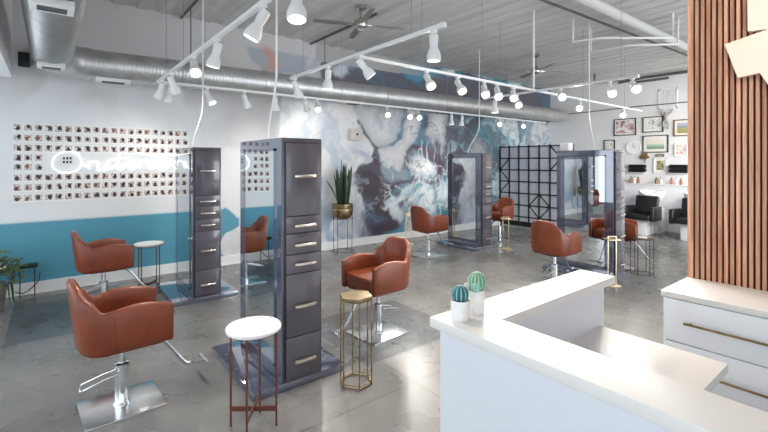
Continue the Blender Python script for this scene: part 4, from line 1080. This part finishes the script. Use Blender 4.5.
# small climbing figure sculpture
bm = bmesh.new()
J = {'p': (0, 0, .15), 'c': (0, .01, .28), 'n': (0, .015, .33), 'h': (-.01, .02, .39), 'l1': (0, .07, .30), 'l2': (-.02, .10, .38), 'l3': (-.01, .06, .44), 'r1': (0, -.05, .31), 'r2': (-.02, -.12, .36), 'r3': (-.01, -.14, .44), 'k1': (-.05, .07, .10), 'f1': (0, .06, .0), 'k2': (-.05, -.06, .05), 'f2': (0, -.03, -.06)}
ed = [('p', 'c'), ('c', 'n'), ('n', 'h'), ('c', 'l1'), ('l1', 'l2'), ('l2', 'l3'), ('c', 'r1'), ('r1', 'r2'), ('r2', 'r3'), ('p', 'k1'), ('k1', 'f1'), ('p', 'k2'), ('k2', 'f2')]
vm = {k: bm.verts.new(v) for k, v in J.items()}
for a, b_ in ed: bm.edges.new((vm[a], vm[b_]))
me = bpy.data.meshes.new('climber'); bm.to_mesh(me); bm.free(); me.materials.append(M['grey_stone'])
o = bpy.data.objects.new('climber_figurine', me); C.objects.link(o); o.location = (WALLX-.05, 3.84, 2.52)
md = o.modifiers.new('skin', 'SKIN'); rad = {'p': .035, 'c': .042, 'n': .018, 'h': .036}
for i, k in enumerate(J): me.skin_vertices[0].data[i].radius = (rad.get(k, .02),)*2
me.skin_vertices[0].data[0].use_root = True
o.modifiers.new('sub', 'SUBSURF').levels = 1
tag(o, 'small grey climbing figurine hung between framed pictures', 'figurine')
t = thing('wall_vent', 'pale louvred vent high on the gallery wall', 'vent', (WALLX, 0, 0))
mb = MB().box((-.02, 3.62, 2.97), (0, 3.65, 3.46)).box((-.02, 4.0, 2.97), (0, 4.03, 3.46)).box((-.02, 3.62, 3.43), (0, 4.03, 3.46)).box((-.02, 3.62, 2.97), (0, 4.03, 3.0)).build('vent_frame', M['track'], t, smooth=False)
for k in range(9): MB().box((-.015, 3.68+k*.036, 3.0), (-.003, 3.695+k*.036, 3.43)).build('louvre', M['track'], t, smooth=False)

# ledge wall and shampoo units
o = MB().box((11.60, -2.0, 0), (WALLX, 6.0, 1.10)).build('wall_ledge', M['cab_white'], smooth=False); struct(o)
tag(MB().box((11.57, -2.0, 1.10), (WALLX, 6.0, 1.125)).build('ledge_top', M['white_top'], smooth=False), 'long white ledge top running behind the shampoo units', 'ledge')
random.seed(9)
for k, (y, wd, m_, lb) in enumerate([(4.60, .035, 'paper_cup', 'pinkish bottle on the ledge, first of the group nearer the clock'), (4.52, .03, 'track', 'white bottle on the ledge, middle of the group nearer the clock'), (4.43, .035, 'paper_cup', 'pinkish bottle on the ledge, last of the group nearer the clock'),
    (4.02, .035, 'brass', 'gold jar on the ledge below the flower painting'), (3.93, .035, 'beige', 'beige jar on the ledge below the flower painting'), (3.70, .03, 'paper_cup', 'reddish bottle on the ledge below the end towel rack'), (3.60, .03, 'track', 'white bottle on the ledge below the end towel rack'), (3.50, .032, 'paper_cup', 'reddish bottle on the ledge nearest the slat wall')]):
    t = thing('bottle', lb, 'bottle', (11.72, y, 1.125), 0, 'bottles on the ledge')
    MB().lathe([(0, 0), (wd, 0), (wd, .11), (wd*.5, .13), (wd*.4, .14)], seg=16).build('body', M[m_], t)
    MB().cyl((0, 0, .14), (0, 0, .165), wd*.45, seg=12).build('cap', M['black'], t)

def shampoo(label, x, y):
    t = thing('shampoo_unit', label, 'shampoo unit', (x, y, 0), 0, 'shampoo units')
    # pedestal
    MB().prism([(.05, -.20), (.42, -.20), (.42, .20), (.05, .20), (-.02, .12), (-.02, -.12)], 0, .60, bev=.02).build('pedestal', M['porcelain'], t, ang=50)
    # bowl with a neck rest dip toward the chair
    mb = MB(); seg = 32; rings = []
    for (rr_, z, dip) in ((.05, .70, 0), (.16, .72, 0), (.24, .80, .0), (.27, .90, .0), (.275, .98, .09), (.255, .985, .09), (.24, .93, .05), (.19, .84, 0), (.05, .80, 0)):
        ring = []
        for k in range(seg):
            a = 2*PI*k/seg; front = max(0, math.cos(a-PI))**6
            ring.append(mb.bm.verts.new((.22+rr_*math.cos(a), rr_*1.0*math.sin(a), z-dip*front)))
        rings.append(ring)
    for A, B in zip(rings, rings[1:]):
        for k in range(seg): mb.bm.faces.new((A[k], A[(k+1) % seg], B[(k+1) % seg], B[k]))
    mb.bm.faces.new(list(reversed(rings[0]))); mb.bm.faces.new(rings[-1])
    mb.build('basin', M['porcelain'], t, ang=60)
    MB().cyl((.22, 0, .58), (.22, 0, .72), .09, seg=20).build('basin_neck', M['porcelain'], t)
    # chair
    b = MB().box((-.16, -.24, .46), (-.06, .24, .88), bev=.03)
    bmesh.ops.rotate(b.bm, verts=b.bm.verts, cent=(-.1, 0, .46), matrix=Matrix.Rotation(.22, 3, 'Y')); b.build('backrest', M['black_vinyl'], t, ang=60)
    MB().box((-.62, -.24, .36), (-.08, .24, .48), bev=.03).build('seat', M['black_vinyl'], t, ang=60)
    for s in (-1, 1): MB().box((-.60, s*.28-.045, .34), (-.10, s*.28+.045, .66), bev=.03).build('armrest', M['black_vinyl'], t, ang=60)
    MB().box((-.50, -.14, 0), (-.02, .14, .36), bev=.02).build('chair_base', M['porcelain'], t, ang=50)
shampoo('black and white shampoo chair with basin below the flower painting', 10.95, 3.93)
shampoo('black and white shampoo chair with basin partly hidden by the slat wall', 10.95, 3.0)
shampoo('black and white shampoo chair with basin mostly hidden by the station', 10.95, 4.86)

# ------------------------------------------------------------------ camera
cam = bpy.data.cameras.new('camera'); co = bpy.data.objects.new('camera', cam); C.objects.link(co)
F = 423.0; cam.sensor_width = 36; cam.lens = F/768*36; cam.shift_y = -(216-162.5)/768
cam.clip_start = .05
ang = math.atan((920-384)/F)
co.location = (0, 0, H); co.rotation_euler = (PI/2, 0, ang-PI/2)
bpy.context.scene.camera = co

# ------------------------------------------------------------------ light
def area(name, loc, rot, sx, sy, e, col):
    l = bpy.data.lights.new(name, 'AREA'); l.shape = 'RECTANGLE'; l.size = sx; l.size_y = sy; l.energy = e; l.color = col
    o = bpy.data.objects.new(name, l); C.objects.link(o); o.location = loc; o.rotation_euler = rot
area('daylight_side', (X0-.35, 1.2, 1.5), (0, -PI/2, 0), 2.4, 10.5, 185, (.86, .94, 1))
area('daylight_front', (1.1, Y0-.4, 1.7), (PI/2, 0, 0), 4.2, 2.9, 110, (.92, .96, 1))
area('fill_far_end', (7.4, Y0-.4, 1.7), (PI/2, 0, 0), 7.6, 2.9, 900, (.96, .98, 1))  # added area lamp, stronger than the sky, to lift the far end
w = bpy.data.worlds.new('sky'); bpy.context.scene.world = w; w.use_nodes = True
bg = w.node_tree.nodes['Background']; bg.inputs[0].default_value = (.86, .93, 1, 1); bg.inputs[1].default_value = 1.4
sc = bpy.context.scene
sc.view_settings.view_transform = 'Standard'; sc.view_settings.look = 'None'; sc.view_settings.gamma = 1; sc.view_settings.use_curve_mapping = False
sc.view_settings.exposure = -0.3
sc.cycles.max_bounces = 8; sc.cycles.diffuse_bounces = 4; sc.cycles.glossy_bounces = 5; sc.cycles.transparent_max_bounces = 8
sc.cycles.sample_clamp_indirect = 6; sc.cycles.caustics_reflective = False; sc.cycles.caustics_refractive = False
sc.cycles.use_denoising = True
